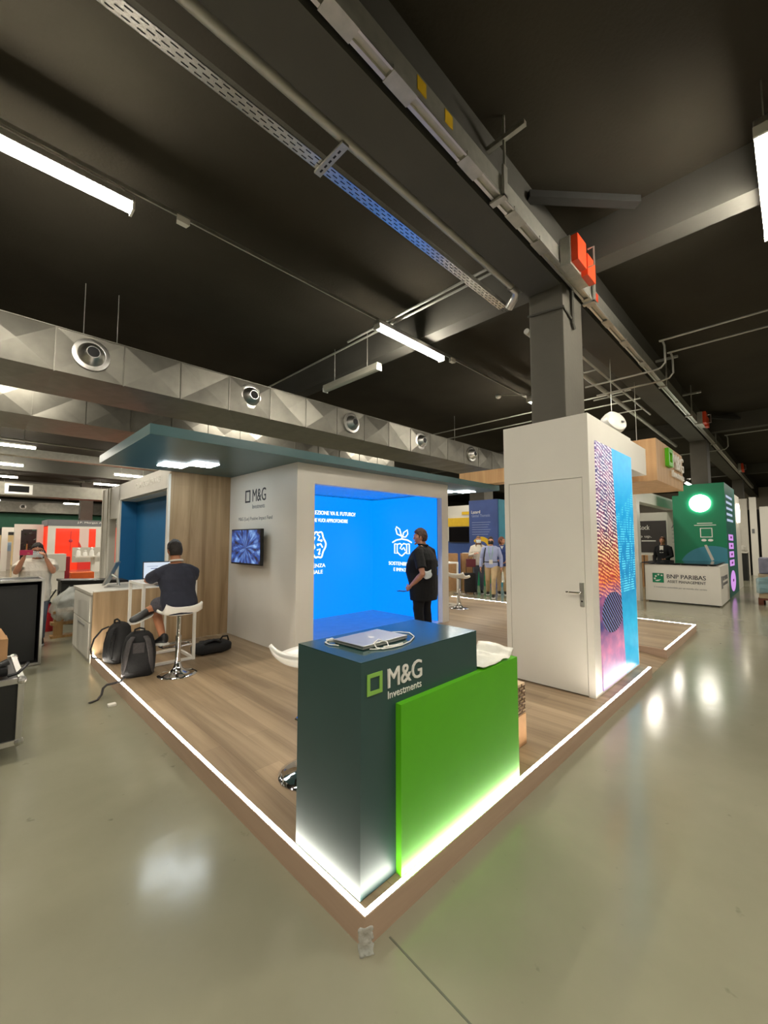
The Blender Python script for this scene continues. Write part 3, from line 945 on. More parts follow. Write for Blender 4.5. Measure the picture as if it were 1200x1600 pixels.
# television
def tv_mat():
    m = bpy.data.materials.new('tv_picture')
    m.use_nodes = True
    nt = m.node_tree; n, l = nt.nodes, nt.links
    b = n['Principled BSDF']
    b.inputs['Base Color'].default_value = (.01, .01, .015, 1)
    b.inputs['Roughness'].default_value = .15
    tc = n.new('ShaderNodeTexCoord')
    mp = n.new('ShaderNodeMapping'); mp.inputs['Location'].default_value = (0, -.44, -.24)
    l.new(tc.outputs['Object'], mp.inputs['Vector'])
    sx = n.new('ShaderNodeSeparateXYZ'); l.new(mp.outputs[0], sx.inputs[0])
    at = n.new('ShaderNodeMath'); at.operation = 'ARCTAN2'
    l.new(sx.outputs['Z'], at.inputs[0]); l.new(sx.outputs['Y'], at.inputs[1])
    cb = n.new('ShaderNodeCombineXYZ'); l.new(at.outputs[0], cb.inputs['X'])
    ln = n.new('ShaderNodeVectorMath'); ln.operation = 'LENGTH'; l.new(mp.outputs[0], ln.inputs[0])
    ml = n.new('ShaderNodeMath'); ml.operation = 'MULTIPLY'; ml.inputs[1].default_value = 1.2
    l.new(ln.outputs['Value'], ml.inputs[0]); l.new(ml.outputs[0], cb.inputs['Y'])
    nz = n.new('ShaderNodeTexNoise'); nz.inputs['Scale'].default_value = 4.2; nz.inputs['Detail'].default_value = 5
    l.new(cb.outputs[0], nz.inputs['Vector'])
    rp = n.new('ShaderNodeValToRGB'); e = rp.color_ramp.elements
    e[0].position, e[1].position = .36, .72
    e[0].color, e[1].color = rgb(36, 30, 42), rgb(150, 190, 240)
    k = e.new(.52); k.color = rgb(50, 84, 160)
    l.new(nz.outputs['Fac'], rp.inputs['Fac'])
    l.new(rp.outputs['Color'], b.inputs['Emission Color'])
    b.inputs['Emission Strength'].default_value = 1.
    return m
tv = thing('television', 'wall television showing blue light rays on the white side wall', 'television', (1.74, 4.04, 1.25))
MB().box(1.70, 1.745, 4.03, 4.95, 1.25, 1.775, .006).build('casing', MT['black'], tv)
MB().box(1.697, 1.70, 4.05, 4.93, 1.275, 1.758).build('screen', tv_mat(), tv)
MB().box(1.745, BX0, 4.3, 4.7, 1.4, 1.6).build('wall_bracket', MT['black'], tv)

# ------------------------------------------------------------------ canopy
t = thing('canopy', 'flat dark teal canopy roof above the screen room', 'canopy', (0, 3.09, 2.64))
MB().box(0, 6.62, 3.09, 5.30, 2.64, 2.745, .003).build('roof_slab', MT['teal'], t)
def canopy_light(cx, cy, label):
    c = thing('canopy_light', label, 'ceiling light', (cx, cy, 2.64), 0, 'square ring lights under the canopy')
    fm = emit('canopy_ring_light', None, 28., linear=(.86, .95, 1.0)) if 'canopy_ring_light' not in bpy.data.materials else bpy.data.materials['canopy_ring_light']
    for k in (-1, 1):
        b = MB()
        x = cx + k * .135
        y = cy - k * .16
        o = [(x - .16, y - .16), (x + .16, y - .16), (x + .16, y + .16), (x - .16, y + .16)]
        i = [(x - .105, y - .105), (x + .105, y - .105), (x + .105, y + .105), (x - .105, y + .105)]
        b.ring_prism(o, i, 2.630, 2.6399).build('light_ring', fm, c)
    return c
canopy_light(.88, 4.56, 'glowing double square ring light under the canopy above the seated man')
canopy_light(6.1, 3.85, 'glowing double square ring light under the canopy over the passage')

# ------------------------------------------------------------------ oak wall, half wall, white counter behind
t = thing('oak_wall', 'tall oak wall panel behind the seated man', 'wall panel', (1.3, 5.3, P))
MB().box(.90, BX0 - .002, 5.29, 5.36, P, 2.64).build('panel', MT['wood_wall'], t)
MB().box(.87, .90, 5.285, 5.36, P, 2.60).build('edge_strip', MT['white'], t, label='white edge strip')
t = thing('half_wall', 'low oak half wall with a white top edge at the stand end', 'half wall', (.4, 5.3, P))
MB().box(0, .868, 5.29, 5.33, P, .925).build('panel', MT['wood_wall'], t)
MB().box(0, .868, 5.285, 5.335, .925, .94).build('top_edge', MT['white'], t)
t = thing('white_cabinet', 'pale cabinet backing onto the oak half wall, scuffed panel end', 'cabinet', (.4, 5.9, 0))
MB().box(.0, .86, 5.34, 6.62, 0, .885).build('body', MT['grey_panel'], t)
MB().box(-.02, .86, 5.34, 6.64, .885, .915).build('top', MT['grey_panel'], t)
MB().box(-.013, 0, 5.42, 6.56, .05, .5).build('panel', MT['white'], t)
MB().box(-.013, 0, 5.42, 6.56, .52, .86).build('panel', MT['white'], t)
b = MB().box(-.02, -.013, 5.7, 6.2, .44, .448)
b.build('handle', MT['logo_grey'], t)
t = thing('tilted_monitor', 'thin silver monitor seen edge-on tilted back on the pale cabinet', 'monitor', (.36, 6.15, .915), R(70))
M = Matrix.Translation((0, .06, .03)) @ Matrix.Rotation(R(24), 4, 'X')
MB().box(-.25, .25, -.012, .012, .0, .36, .006, M=M).build('display', MT['alu'], t, local=True)
MB().box(-.07, .07, -.13, .0, 0, .02, .004).build('foot', MT['alu'], t, local=True)
MB().tube([(0, -.11, .01), (0, -.09, .12), (0, .03, .2)], .02, 8).build('stand', MT['alu'], t, local=True)

# ------------------------------------------------------------------ closet around the column with LED panel
KX0, KX1, KY0, KY1, KZ = 3.06, 4.56, .125, 1.03, 2.87
t = thing('storage_closet', 'tall white closet with a door built around the column', 'closet', (3.8, .55, P))
w = .04
MB().box(KX0 + w, KX1, KY0, KY0 + w, P, KZ).build('front_wall', MT['white'], t)
MB().box(KX1 - w, KX1, KY0 + w, KY1, P, KZ).build('end_wall', MT['white'], t)
MB().box(KX0 + w, KX1, KY1 - w, KY1, P, KZ).build('rear_wall', MT['white'], t)
b = MB().box(KX0, KX0 + w, KY0, KY0 + .065, P, KZ).box(KX0, KX0 + w, KY1 - .055, KY1, P, KZ).box(KX0, KX0 + w, KY0 + .065, KY1 - .055, 2.236, KZ)
b.build('door_frame', MT['white'], t)
dr = MB().box(KX0 + .002, KX0 + w, KY0 + .069, KY1 - .059, P + .01, 2.231).build('door', MT['white'], t)
MB().box(KX0 - .007, KX0 + .002, .205, .245, .97, 1.20, .002).build('handle_plate', MT['steel'], dr)
MB().tube([(KX0 - .004, .225, 1.105), (KX0 - .045, .225, 1.105), (KX0 - .05, .24, 1.105), (KX0 - .05, .36, 1.105)], .009, 10).build('lever', MT['chrome'], dr, smooth=True)
MB().cyl((KX0 - .009, .225, 1.02), (KX0 - .006, .225, 1.02), .009, seg=12).build('keyhole', MT['black'], dr)
def city_mat():
    m = bpy.data.materials.new('city_screen_picture')
    m.use_nodes = True
    nt = m.node_tree; n, l = nt.nodes, nt.links
    b = n['Principled BSDF']
    b.inputs['Base Color'].default_value = (.01, .01, .01, 1)
    b.inputs['Roughness'].default_value = .35
    geo = n.new('ShaderNodeNewGeometry')
    mp = n.new('ShaderNodeMapping')
    mp.inputs['Location'].default_value = (-3.24 / 1.26, 0, -.15 / 2.47)
    mp.inputs['Scale'].default_value = (1 / 1.26, 1, 1 / 2.47)
    l.new(geo.outputs['Position'], mp.inputs['Vector'])
    s = n.new('ShaderNodeSeparateXYZ'); l.new(mp.outputs[0], s.inputs[0])
    U, W = s.outputs['X'], s.outputs['Z']
    def mth(op, a, b_=None, c=None):
        k = n.new('ShaderNodeMath'); k.operation = op
        for i, x in enumerate((a, b_, c)):
            if x is None: continue
            if isinstance(x, (int, float)): k.inputs[i].default_value = x
            else: l.new(x, k.inputs[i])
        return k.outputs[0]
    def vec(x, y, z=0.):
        k = n.new('ShaderNodeCombineXYZ')
        for i, q in enumerate((x, y, z)):
            if isinstance(q, (int, float)): k.inputs[i].default_value = q
            else: l.new(q, k.inputs[i])
        return k.outputs[0]
    def ramp(f, stops):
        k = n.new('ShaderNodeValToRGB'); e = k.color_ramp.elements
        for i, (p, c) in enumerate(stops):
            el = e[i] if i < 2 else e.new(p)
            el.position = p; el.color = rgb(*c)
        l.new(f, k.inputs['Fac']); return k.outputs['Color']
    def mix(f, a, c, mode='MIX'):
        k = n.new('ShaderNodeMix'); k.data_type = 'RGBA'; k.blend_type = mode
        if isinstance(f, (int, float)): k.inputs['Factor'].default_value = f
        else: l.new(f, k.inputs['Factor'])
        l.new(a, k.inputs['A']); l.new(c, k.inputs['B']); return k.outputs['Result']
    def nz(v, sc, det=4):
        k = n.new('ShaderNodeTexNoise'); k.inputs['Scale'].default_value = sc; k.inputs['Detail'].default_value = det
        l.new(v, k.inputs['Vector']); return k.outputs['Fac']
    # warm half: towers with rows of lit windows leaning up, glowing street, lilac trails below
    lean = mth('ADD', W, mth('MULTIPLY', U, .14))
    wob = nz(vec(mth('MULTIPLY', U, 7.), mth('MULTIPLY', W, 9.)), 1., 2)
    bld = nz(vec(mth('MULTIPLY', U, 5.), mth('MULTIPLY', W, 5.), 3.), 1., 0)
    lean = mth('ADD', lean, mth('MULTIPLY', wob, .03))
    stripe = mth('GREATER_THAN', mth('SINE', mth('MULTIPLY', lean, 400.)), .0)
    cells = mth('GREATER_THAN', nz(vec(mth('MULTIPLY', U, 30.), mth('MULTIPLY', lean, 70.)), 1., 2), .43)
    win = mth('MULTIPLY', mth('MULTIPLY', stripe, cells), mth('GREATER_THAN', W, mth('ADD', .33, mth('MULTIPLY', bld, .06))))
    basew = ramp(W, [(0., (190, 160, 220)), (.14, (214, 140, 178)), (.24, (70, 62, 120)), (.36, (110, 70, 120)), (.44, (170, 52, 40)), (.55, (120, 44, 44)), (.66, (70, 56, 96)), (1., (84, 84, 150))])
    litw = ramp(W, [(0., (236, 214, 255)), (.25, (150, 160, 230)), (.42, (255, 150, 60)), (.55, (255, 216, 150)), (.68, (255, 240, 235)), (1., (250, 246, 255))])
    warm = mix(win, basew, litw)
    glow = ramp(nz(vec(mth('MULTIPLY', U, 6.), mth('MULTIPLY', W, 16.)), 1.4, 6), [(.42, (0, 0, 0)), (.72, (190, 90, 80))])
    warm = mix(.6, warm, glow, 'ADD')
    # dark glass dome
    dome = mth('LESS_THAN', mth('ADD', mth('POWER', mth('MULTIPLY', mth('SUBTRACT', U, .30), 3.6), 2.), mth('POWER', mth('MULTIPLY', mth('SUBTRACT', W, .29), 12.), 2.)), 1.)
    dl = mth('GREATER_THAN', mth('ABSOLUTE', mth('SINE', mth('MULTIPLY', mth('ADD', U, mth('MULTIPLY', W, 2.5)), 60.))), .9)
    domec = mix(dl, ramp(U, [(0., (40, 30, 50)), (1., (50, 34, 40))]), ramp(U, [(0., (120, 140, 200)), (1., (150, 130, 200))]))
    warm = mix(dome, warm, domec)
    # cool half: cyan overlay
    n2 = nz(vec(mth('MULTIPLY', U, 9.), mth('MULTIPLY', W, 22.)), 1.2, 6)
    basec = ramp(W, [(0., (40, 190, 236)), (.2, (0, 186, 226)), (.38, (0, 142, 194)), (.55, (0, 142, 200)), (.72, (0, 172, 228)), (.86, (0, 190, 244)), (1., (0, 192, 246))])
    w2 = mth('MULTIPLY', mth('GREATER_THAN', mth('SINE', mth('MULTIPLY', W, 560.)), .0), mth('GREATER_THAN', nz(vec(mth('MULTIPLY', U, 22.), mth('MULTIPLY', W, 12.)), 1., 2), .5))
    band = mth('MULTIPLY', mth('LESS_THAN', W, mth('ADD', .78, mth('MULTIPLY', mth('SUBTRACT', U, .8), .25))), mth('GREATER_THAN', W, .36))
    cool = mix(mth('MULTIPLY', w2, band), basec, ramp(W, [(0., (120, 240, 255)), (1., (70, 214, 248))]))
    cool = mix(.5, cool, ramp(n2, [(.35, (0, 0, 0)), (.8, (60, 120, 120))]), 'ADD')
    edge = mth('GREATER_THAN', U, mth('ADD', mth('MULTIPLY', W, -.20), .60))
    out = mix(edge, warm, cool)
    l.new(out, b.inputs['Emission Color'])
    b.inputs['Emission Strength'].default_value = .95
    return m
MB().box(3.24, 4.50, KY0 - .012, KY0, .15, 2.62).build('led_panel', city_mat(), t, label='tall LED panel showing a night city under a cyan overlay')
MB().box(KX1 + .001, 5.36, KY0 + .02, 1.0, 2.50, KZ - .005).build('lintel_box', MT['white'], t)

# loudspeaker on the closet
t = thing('loudspeaker', 'white round loudspeaker standing on the white closet roof', 'loudspeaker', (4.52, .3, KZ), R(-30))
MB().box(-.03, .03, -.02, .02, 0, .12).build('bracket', MT['white_gloss'], t, local=True)
M = Matrix.Translation((0, 0, .22)) @ Matrix.Rotation(R(68), 4, 'X')
MB().lathe([(.0, -.10), (.10, -.095), (.145, -.05), (.15, .02), (.14, .06), (.12, .075), (0, .085)], 28, M=M).build('body', MT['white_gloss'], t, local=True, smooth=True)
MB().box(-.02, .02, -.004, .004, -.01, .01, M=Matrix.Translation((.05, -.1, .22))).build('badge', MT['logo_grey'], t, local=True)

# wooden hanging sign and wooden header
t = thing('hanging_sign', 'light oak box sign with raised green and white logo above the right platform', 'sign', (6.7, .6, 2.5))
SX0, SX1, SY0 = 5.66, 7.55, .08
MB().box(SX0, SX1, SY0, 1.3, 2.46, 3.07, .002).build('box', MT['wood_sign'], t)
M = frame_of((6.22, SY0, 2.74), (1, 0, 0), (0, 0, 1))
MB().ring_prism([(0, 0), (.30, 0), (.30, .27), (0, .27)], [(.07, .06), (.23, .06), (.23, .21), (.07, .21)], 0, .05, M=M).build('logo_square', MT['green'], t)
textmb(MB(), 'M&G', (6.62, SY0 - .02, 2.75), (1, 0, 0), (0, 0, 1), .86, .25, .012).build('logo_letters', MT['logo_white'], t)
textmb(MB(), 'Investments', (6.64, SY0 - .015, 2.62), (1, 0, 0), (0, 0, 1), .86, .10, .015).build('logo_small_letters', MT['logo_white'], t)
for x in (5.9, 7.3):
    MB().cyl((x, .7, 3.07), (x, .7, ZC), .005, seg=6).build('hanging_cable', MT['galv_rail'], t)
b = MB().box(6.2, 6.5, 1.5, 3.8, 2.75, 3.03)
tag(b.build('oak_header', MT['wood_sign']), 'light oak header beam lying above the end of the teal canopy', 'header')
# ------------------------------------------------------------------ bags on the platform
def backpack(loc, rz, label, strap_tail=False, open_straps=False):
    t = thing('backpack', label, 'backpack', loc, rz)
    def sect(z, w, d, y0):
        return [V((math.copysign(abs(math.cos(a)) ** .55, math.cos(a)) * w, y0 + math.copysign(abs(math.sin(a)) ** .6, math.sin(a)) * d, z)) for a in [2 * PI * k / 28 for k in range(28)]]
    prof = [(0, .13, .07), (.015, .155, .085), (.08, .165, .10), (.22, .165, .105), (.34, .155, .095), (.42, .13, .075), (.46, .09, .05), (.475, .05, .025)]
    rings = []
    for z, w, d in prof:
        r = sect(z, w, d, .02 + z * .12)
        rings.append([p + V((0, 0, 0)) + V((noise.noise(p * 9) * .010, noise.noise(p * 9 + V((5, 0, 0))) * .010, 0)) for p in r])
    MB().loft(rings).build('body', MT['black_cloth'], t, local=True, smooth='all')
    def pocket(u, v):
        a = (u - .5) * 1.5
        return V((math.sin(a) * .13, .125 + math.cos(a) * .05 - .05 * (1 - math.sin(PI * v)) * .5 + v * .03, .04 + v * .22))
    MB().grid(pocket, 8, 8, .02).build('front_pocket', MT['black_cloth'], t, local=True, smooth='all')
    MB().box(-.09, .09, -.088, -.07, .05, .36, .012, M=Matrix.Rotation(R(-7), 4, 'X')).build('back_pad', MT['black_cloth'], t, local=True)
    MB().box(-.055, .055, -.095, -.086, .25, .36, .004, M=Matrix.Rotation(R(-7), 4, 'X')).build('label_patch', MT['grey_cloth'], t, local=True)
    MB().tube([(-.05, .03, .465), (-.045, .03, .50), (0, .03, .515), (.045, .03, .50), (.05, .03, .465)], .011, 8).build('handle', MT['black_cloth'], t, local=True, smooth=True)
    for s in (-1, 1):
        o = 1.2 if open_straps and s < 0 else 1
        pts = [(s * .06, -.03, .43), (s * .085 * o, -.085, .40), (s * .11 * o, -.13 * o, .30), (s * .125 * o, -.15 * o, .18), (s * .14 * o, -.12 * o, .07), (s * .15, -.05, .03)]
        MB().tube(pts, [.026, .03, .03, .026, .014, .01], 8, flat=.35).build('shoulder_strap', MT['grey_cloth'] if not open_straps else MT['black_cloth'], t, local=True, smooth='all')
    if strap_tail:
        MB().tube([(-.12, -.14, .05), (-.15, -.17, .012), (-.22, -.20, .012), (-.27, -.2, .008), (-.3, -.205, -.02), (-.31, -.215, -.08), (-.34, -.25, -.112), (-.40, -.30, -.114)], [.02] * 8, 6, flat=.4).build('strap_tail', MT['grey_cloth'], t, local=True, smooth='all')
    return t
backpack((.20, 3.93, P), R(-16), 'black backpack with loose straps hanging over the light strip, nearer the stool', strap_tail=True)
backpack((.13, 4.72, P), R(-70), 'black backpack leaning by the oak half wall, behind the other backpack', open_straps=True)

t = thing('travel_bag', 'soft black bag lying flat under the oak wall beside the table', 'bag', (1.16, 4.30, P), R(-3))
rings = []
for k in range(11):
    x = -.24 + .48 * k / 10
    e = (1 - (abs(x) / .25) ** 4) * .5 + .5
    rings.append([V((x, math.copysign(abs(math.cos(a)) ** .7, math.cos(a)) * .13 * e + noise.noise(V((x * 9, a, 1))) * .015, max(0.0, .075 + math.copysign(abs(math.sin(a)) ** .7, math.sin(a)) * .08 * e + noise.noise(V((x * 12, a * 2, 3))) * .02))) for a in [2 * PI * j / 18 for j in range(18)]])
MB().loft(rings).build('body', MT['black_cloth'], t, local=True, smooth='all')
MB().grid(lambda u, v: V((-.13 + .22 * u, -.12 + .22 * v, .15 + .05 * math.sin(PI * u) * (1 - v) + .02 * noise.noise(V((u * 4, v * 4, 0))))), 8, 8, .02).build('flap', MT['black_cloth'], t, local=True, smooth='all')
MB().tube([(.10, -.02, .15), (.13, -.04, .20), (.19, -.05, .20), (.21, -.04, .14)], .012, 6).build('handle', MT['black_cloth'], t, local=True, smooth='all')
t = MB().box(-.16, -.09, 3.49, 3.55, 0, .025, .01).build('paper_scrap', MT['white'])
tag(t, 'small white scrap lying on the grey floor beside the platform', 'scrap')

# ------------------------------------------------------------------ flight cases on the left
def edge_frame(x0, x1, y0, y1, z0, z1, w=.028):
    b = MB()
    for y in (y0, y1):
        for z in (z0, z1):
            b.box(x0, x1, y - w / 2, y + w / 2, z - w / 2, z + w / 2)
        for x in (x0, x1):
            b.box(x - w / 2, x + w / 2, y - w / 2, y + w / 2, z0, z1)
    for x in (x0, x1):
        for z in (z0, z1):
            b.box(x - w / 2, x + w / 2, y0, y1, z - w / 2, z + w / 2)
    return b
MT['case'] = mat('black_phenolic_board', (24, 24, 23), .55, var=.15, scale=5)
t = thing('flight_case', 'big black open flight case with aluminium edges standing on its side', 'flight case', (-1.2, 6.0, 0))
x0, x1, y0, y1, z0, z1 = -1.95, -.47, 5.76, 6.3, .02, 1.09
b = MB().box(x0, x1, y1 - .02, y1, z0, z1).box(x0, x0 + .02, y0, y1, z0, z1).box(x1 - .02, x1, y0, y1, z0, z1).box(x0, x1, y0, y1, z0, z0 + .02).box(x0, x1, y0, y1, z1 - .02, z1)
b.build('shell', MT['case'], t)
edge_frame(x0, x1, y0, y1, z0, z1).build('edge_profile', MT['alu'], t)
MB().box(x0 + .05, x1 - .05, y0 + .06, y0 + .075, z0 + .03, z1 - .06).build('inner_board', MT['case'], t)
t = thing('flight_case', 'low black flight case on castors at the left picture edge, loaded with gear', 'flight case', (-1.4, 3.2, 0))
x0, x1, y0, y1, z0, z1 = -2.0, -.86, 2.84, 3.66, .14, .58
MB().box(x0, x1, y0, y1, z0, z1).build('body', MT['case'], t)
edge_frame(x0, x1, y0, y1, z0, z1, .036).build('edge_profile', MT['alu'], t)
b = MB()
for y in (y0, y1):
    for z in (z0, z1):
        b.ball((x1, y, z), .032, 10)
b.build('corner_ball', MT['steel'], t)
for x in (-1.85, -.98):
    for y in (2.96, 3.54):
        w = MB().box(x - .04, x + .04, y - .05, y + .05, .10, .14).build('caster', MT['steel'], t)
        MB().cyl((x - .02, y, .05), (x + .02, y, .05), .05, seg=18).build('wheel', MT['black'], w)
t = thing('cardboard_box', 'open brown cardboard box on the low flight case', 'box', (-1.1, 3.5, .60))
MB().box(-1.45, -.915, 3.40, 3.62, .60, .79).build('carton', MT['cardboard'], t)
MB().loft([[V((-1.45, 3.40, .79)), V((-.915, 3.40, .79)), V((-.915, 3.4, .794)), V((-1.45, 3.4, .794))], [V((-1.45, 3.50, .87)), V((-.96, 3.50, .87)), V((-.96, 3.5, .874)), V((-1.45, 3.5, .874))]]).build('flap', MT['cardboard'], t)
MB().box(-1.3, -1.02, 3.44, 3.6, .79, .84, .01).build('foil_packet', MT['steel'], t)
t = thing('cable_bundle', 'heap of black cables and clamps on the low flight case', 'cables', (-1.1, 3.0, .60))
b = MB()
for k in range(5):
    c = V((-1.12 - .06 * k, 3.02 + .04 * k, .63 + .012 * k))
    b.tube([c + V(((.10 + .015 * k) * math.cos(a), (.08 + .01 * k) * math.sin(a), .02 * math.sin(2 * a + k))) for a in [2 * PI * j / 20 for j in range(21)]], .012, 6)
b.build('cable_coil', MT['black'], t, smooth=True)
MB().box(-1.05, -.93, 2.93, 3.05, .60, .66, .02).cyl((-1.0, 3.0, .66), (-.93, 3.02, .69), .025).build('clamp', MT['black'], t, smooth=True)
MB().tube([(-.93, 2.9, .61), (-.88, 2.86, .63), (-.845, 2.88, .66), (-.82, 2.92, .68)], .012, 6).build('cable_end', MT['black'], t, smooth=True)

# ------------------------------------------------------------------ behind the cabinet: crate, wrap, extinguisher, black ledge
t = thing('wooden_crate', 'small raw timber trestle with plastic wrap heaped on it', 'crate', (.05, 7.55, 0))
for x in (-.08, .26):
    MB().box(x - .06, x + .06, 7.42, 7.52, 0, .40).build('post', MT['timber'], t)
MB().box(-.18, .40, 7.40, 7.56, .0, .04).box(-.18, .40, 7.40, 7.56, .21, .26).box(-.16, .40, 7.38, 7.7, .40, .44).build('rail', MT['timber'], t)
def wrap(u, v):
    a, h = u * 2 * PI, v
    r = (.26 * math.sin(PI * min(.98, .25 + .75 * h)) ** .6 + .02) * (1 + .35 * noise.noise(V((math.cos(a) * 2, math.sin(a) * 2, h * 4))))
    return V((.10 + r * math.cos(a), 7.42 + r * .7 * math.sin(a), .30 + .52 * h + .05 * noise.noise(V((math.cos(a) * 3, math.sin(a) * 3, h * 6)))))
b = MB().grid(wrap, 28, 14)
tag(b.build('plastic_wrap', MT['clear_film'], smooth='all'), 'crumpled heap of clear plastic wrap on the timber trestle', 'plastic wrap')
t = thing('fire_extinguisher', 'red fire extinguisher with a black hose beside the open flight case', 'fire extinguisher', (-.13, 8.2, 0))
MB().lathe([(.075, 0), (.085, .02), (.085, .36), (.07, .43), (.03, .46), (.03, .49)], 20, (-.13, 8.2, 0)).build('cylinder', MT['red'], t, smooth=True)
MB().tube([(-.13, 8.2, .49), (-.13, 8.18, .56), (-.05, 8.14, .72), (.0, 8.12, .70), (-.03, 8.12, .58), (-.10, 8.13, .48)], .013, 8).build('hose', MT['black'], t, smooth=True)
MB().box(-.15, -.11, 8.12, 8.24, .49, .52).build('valve_handle', MT['black'], t)
t = thing('black_counter', 'long low black counter behind the pale cabinet', 'counter', (.5, 8.4, 0))
MB().prism([(.1, 8.75), (1.0, 7.95), (1.0, 8.4), (.1, 9.2)], 0, .80).build('body', MT['case'], t)
MB().prism([(.08, 8.72), (1.02, 7.90), (1.02, 8.45), (.08, 9.25)], .80, .84).build('top', MT['black'], t)

# ------------------------------------------------------------------ blue booth next to the stand
t = thing('blue_booth', 'white framed booth with a petrol blue recess next to the oak wall', 'booth', (1.2, 7.5, 0))
FX = 1.05
MB().box(FX, FX + .06, 5.42, 9.0, 2.46, 2.80).build('fascia', MT['grey_panel'], t)
MB().box(FX, FX + .4, 5.40, 5.50, 0, 2.80).box(FX, FX + .4, 8.93, 9.02, 0, 2.80).build_each('post', MT['white'], t)
MB().box(FX + .32, FX + .40, 5.50, 8.93, 0, 2.80).build('recess_wall', MT['blue_wall'], t)
MB().box(FX + .03, FX + .33, 8.90, 8.929, 0, 2.44).build('recess_side', MT['blue_wall'], t)
MB().box(FX + .06, FX + .32, 5.50, 8.93, 2.44, 2.47).build('soffit', MT['white'], t)
textmb(MB(), 'GRUPPO CASSA CENTRALE', (FX - .001, 7.75, 2.60), (0, -1, 0), (0, 0, 1), 1.45, .105, .004, .015).build('fascia_lettering', MT['logo_white'], t)
t = thing('grey_booth_wall', 'pale grey booth wall with a dark doorway beyond the blue recess', 'booth', (1.2, 10, 0))
MB().box(FX, FX + .12, 9.04, 9.14, 0, 2.80).box(FX, FX + .12, 9.75, 10.5, 0, 2.80).box(FX, FX + .12, 9.14, 9.75, 2.08, 2.80).build('panel', MT['grey_panel'], t)
MB().box(FX + .8, FX + .84, 8.6, 10.5, 0, 2.8).build('interior_shade', MT['case'], t)  # black sheet standing in for the shade beyond the doorway
MB().box(FX - .02, FX, 9.75, 9.79, 0, 2.8).box(FX - .02, FX, 10.0, 10.04, 0, 2.8).box(FX - .02, FX + .12, 10.46, 10.52, 0, 2.8).build('edge_profile', MT['white'], t)

# ------------------------------------------------------------------ far red booth
t = thing('red_booth', 'far white booth with a glowing orange red back wall', 'booth', (2.6, 25, 0))
yb = 24.0
MB().box(1.40, 6.2, yb, yb + .12, 2.28, 2.58).box(1.40, 1.52, yb + .12, yb + 2.4, 2.28, 2.58).build('fascia', MT['logo_grey'], t)
textmb(MB(), 'J.P. Morgan Asset Management', (2.55, yb - .001, 2.40), (1, 0, 0), (0, 0, 1), 2.3, .11, .004, .01).build('fascia_lettering', MT['logo_white'], t)
MB().box(1.43, 1.72, yb + .005, yb + .1, 0, 2.28).build('post', MT['white'], t)
MB().box(3.35, 3.75, yb + .005, yb + .1, 0, 2.28).build('post', MT['white'], t)
MB().box(1.72, 3.35, yb + .02, yb + .1, 2.16, 2.28).build('lintel', MT['white'], t)
MB().box(1.45, 1.5, yb + .2, yb + 2.3, .4, 2.26).box(1.5, 6, yb + 2.3, yb + 2.4, 0, 2.3).build('glowing_wall', MT['red_jpm'], t)
def hill(x):
    return .95 + .85 / (1 + math.exp(-(3.0 - x) * 9)) * 0 + .0
pts = [(2.95, 0), (3.6, 0), (3.6, 1.0), (3.45, .95), (3.3, .8), (3.2, .9), (3.12, 1.15), (3.05, 1.35), (2.98, 1.5), (2.95, 1.5)]
MB().prism(pts, 0, .02, M=frame_of((0, yb + 2.2, 0), (1, 0, 0), (0, 0, 1))).build('wall_graphic', emit('red_dark_backlit', (206, 34, 24), 1.), t)
MB().box(3.0, 3.42, yb + 2.24, yb + 2.28, 1.0, 2.2).build('pale_panel', emit('pale_pink_backlit', (232, 196, 172), .8), t)
b = MB().cyl((2.62, yb + 2.2, 1.0), (2.62, yb + 2.2, 2.05), .012, seg=6).ball((2.62, yb + 2.2, 1.55), .09, 10)
b.build('tower_graphic', emit('tower_print', (180, 40, 60), .8), t)
t = thing('red_counter', 'dark red reception block in front of the glowing red booth', 'counter', (1.3, 16.6, 0))
MB().box(.72, 1.25, 16.2, 17.0, 0, 1.04).build('body', mat('crimson_board', (168, 30, 46), .5), t)
t = thing('white_desk', 'white desk with a red stripe behind the woman taking a picture', 'desk', (.6, 15.6, 0))
MB().box(.02, 1.02, 15.3, 15.9, .62, 1.16).build('body', MT['white'], t)
MB().box(.02, 1.0, 15.32, 15.88, 0, .62).build('plinth', MT['white'], t)
MB().box(.05, .42, 15.285, 15.30, .66, .80).build('stripe', MT['red'], t)
t = thing('meeting_table', 'white table with lit objects in front of the glowing red wall', 'table', (2.1, 19, 0))
MB().box(1.75, 2.75, 18.6, 19.1, .92, .97).build('table_top', MT['white'], t)
MB().box(2.3, 2.42, 18.8, 18.95, 0, .92).build('leg', MT['white'], t)
MB().box(1.75, 2.75, 19.4, 19.45, .7, 1.3).build('glass_rail', MT['grey_panel'], t)
for k, (x, h) in enumerate([(1.86, .34), (2.08, .24), (2.30, .36), (2.54, .16)]):
    o = MB().lathe([(.0, 0), (.09, .0), (.07, h * .55), (.035, h * .7), (.06, h * .85), (.0, h)], 12, (x, 18.8, .97)).build('display_model', MT['white_gloss'], smooth=True)
    tag(o, ['tallest-left white model on the far white table', 'squat white model on the far white table', 'second tall white model on the far white table', 'smallest white model on the far white table'][k], 'model', 'white models on the far table')
t = thing('orange_bench', 'orange bench below the far white table', 'bench', (1.85, 17.6, 0))
MB().box(1.45, 2.15, 17.3, 17.8, 0, .42, .02).build('seat', mat('orange_upholstery', (214, 96, 34), .7), t)
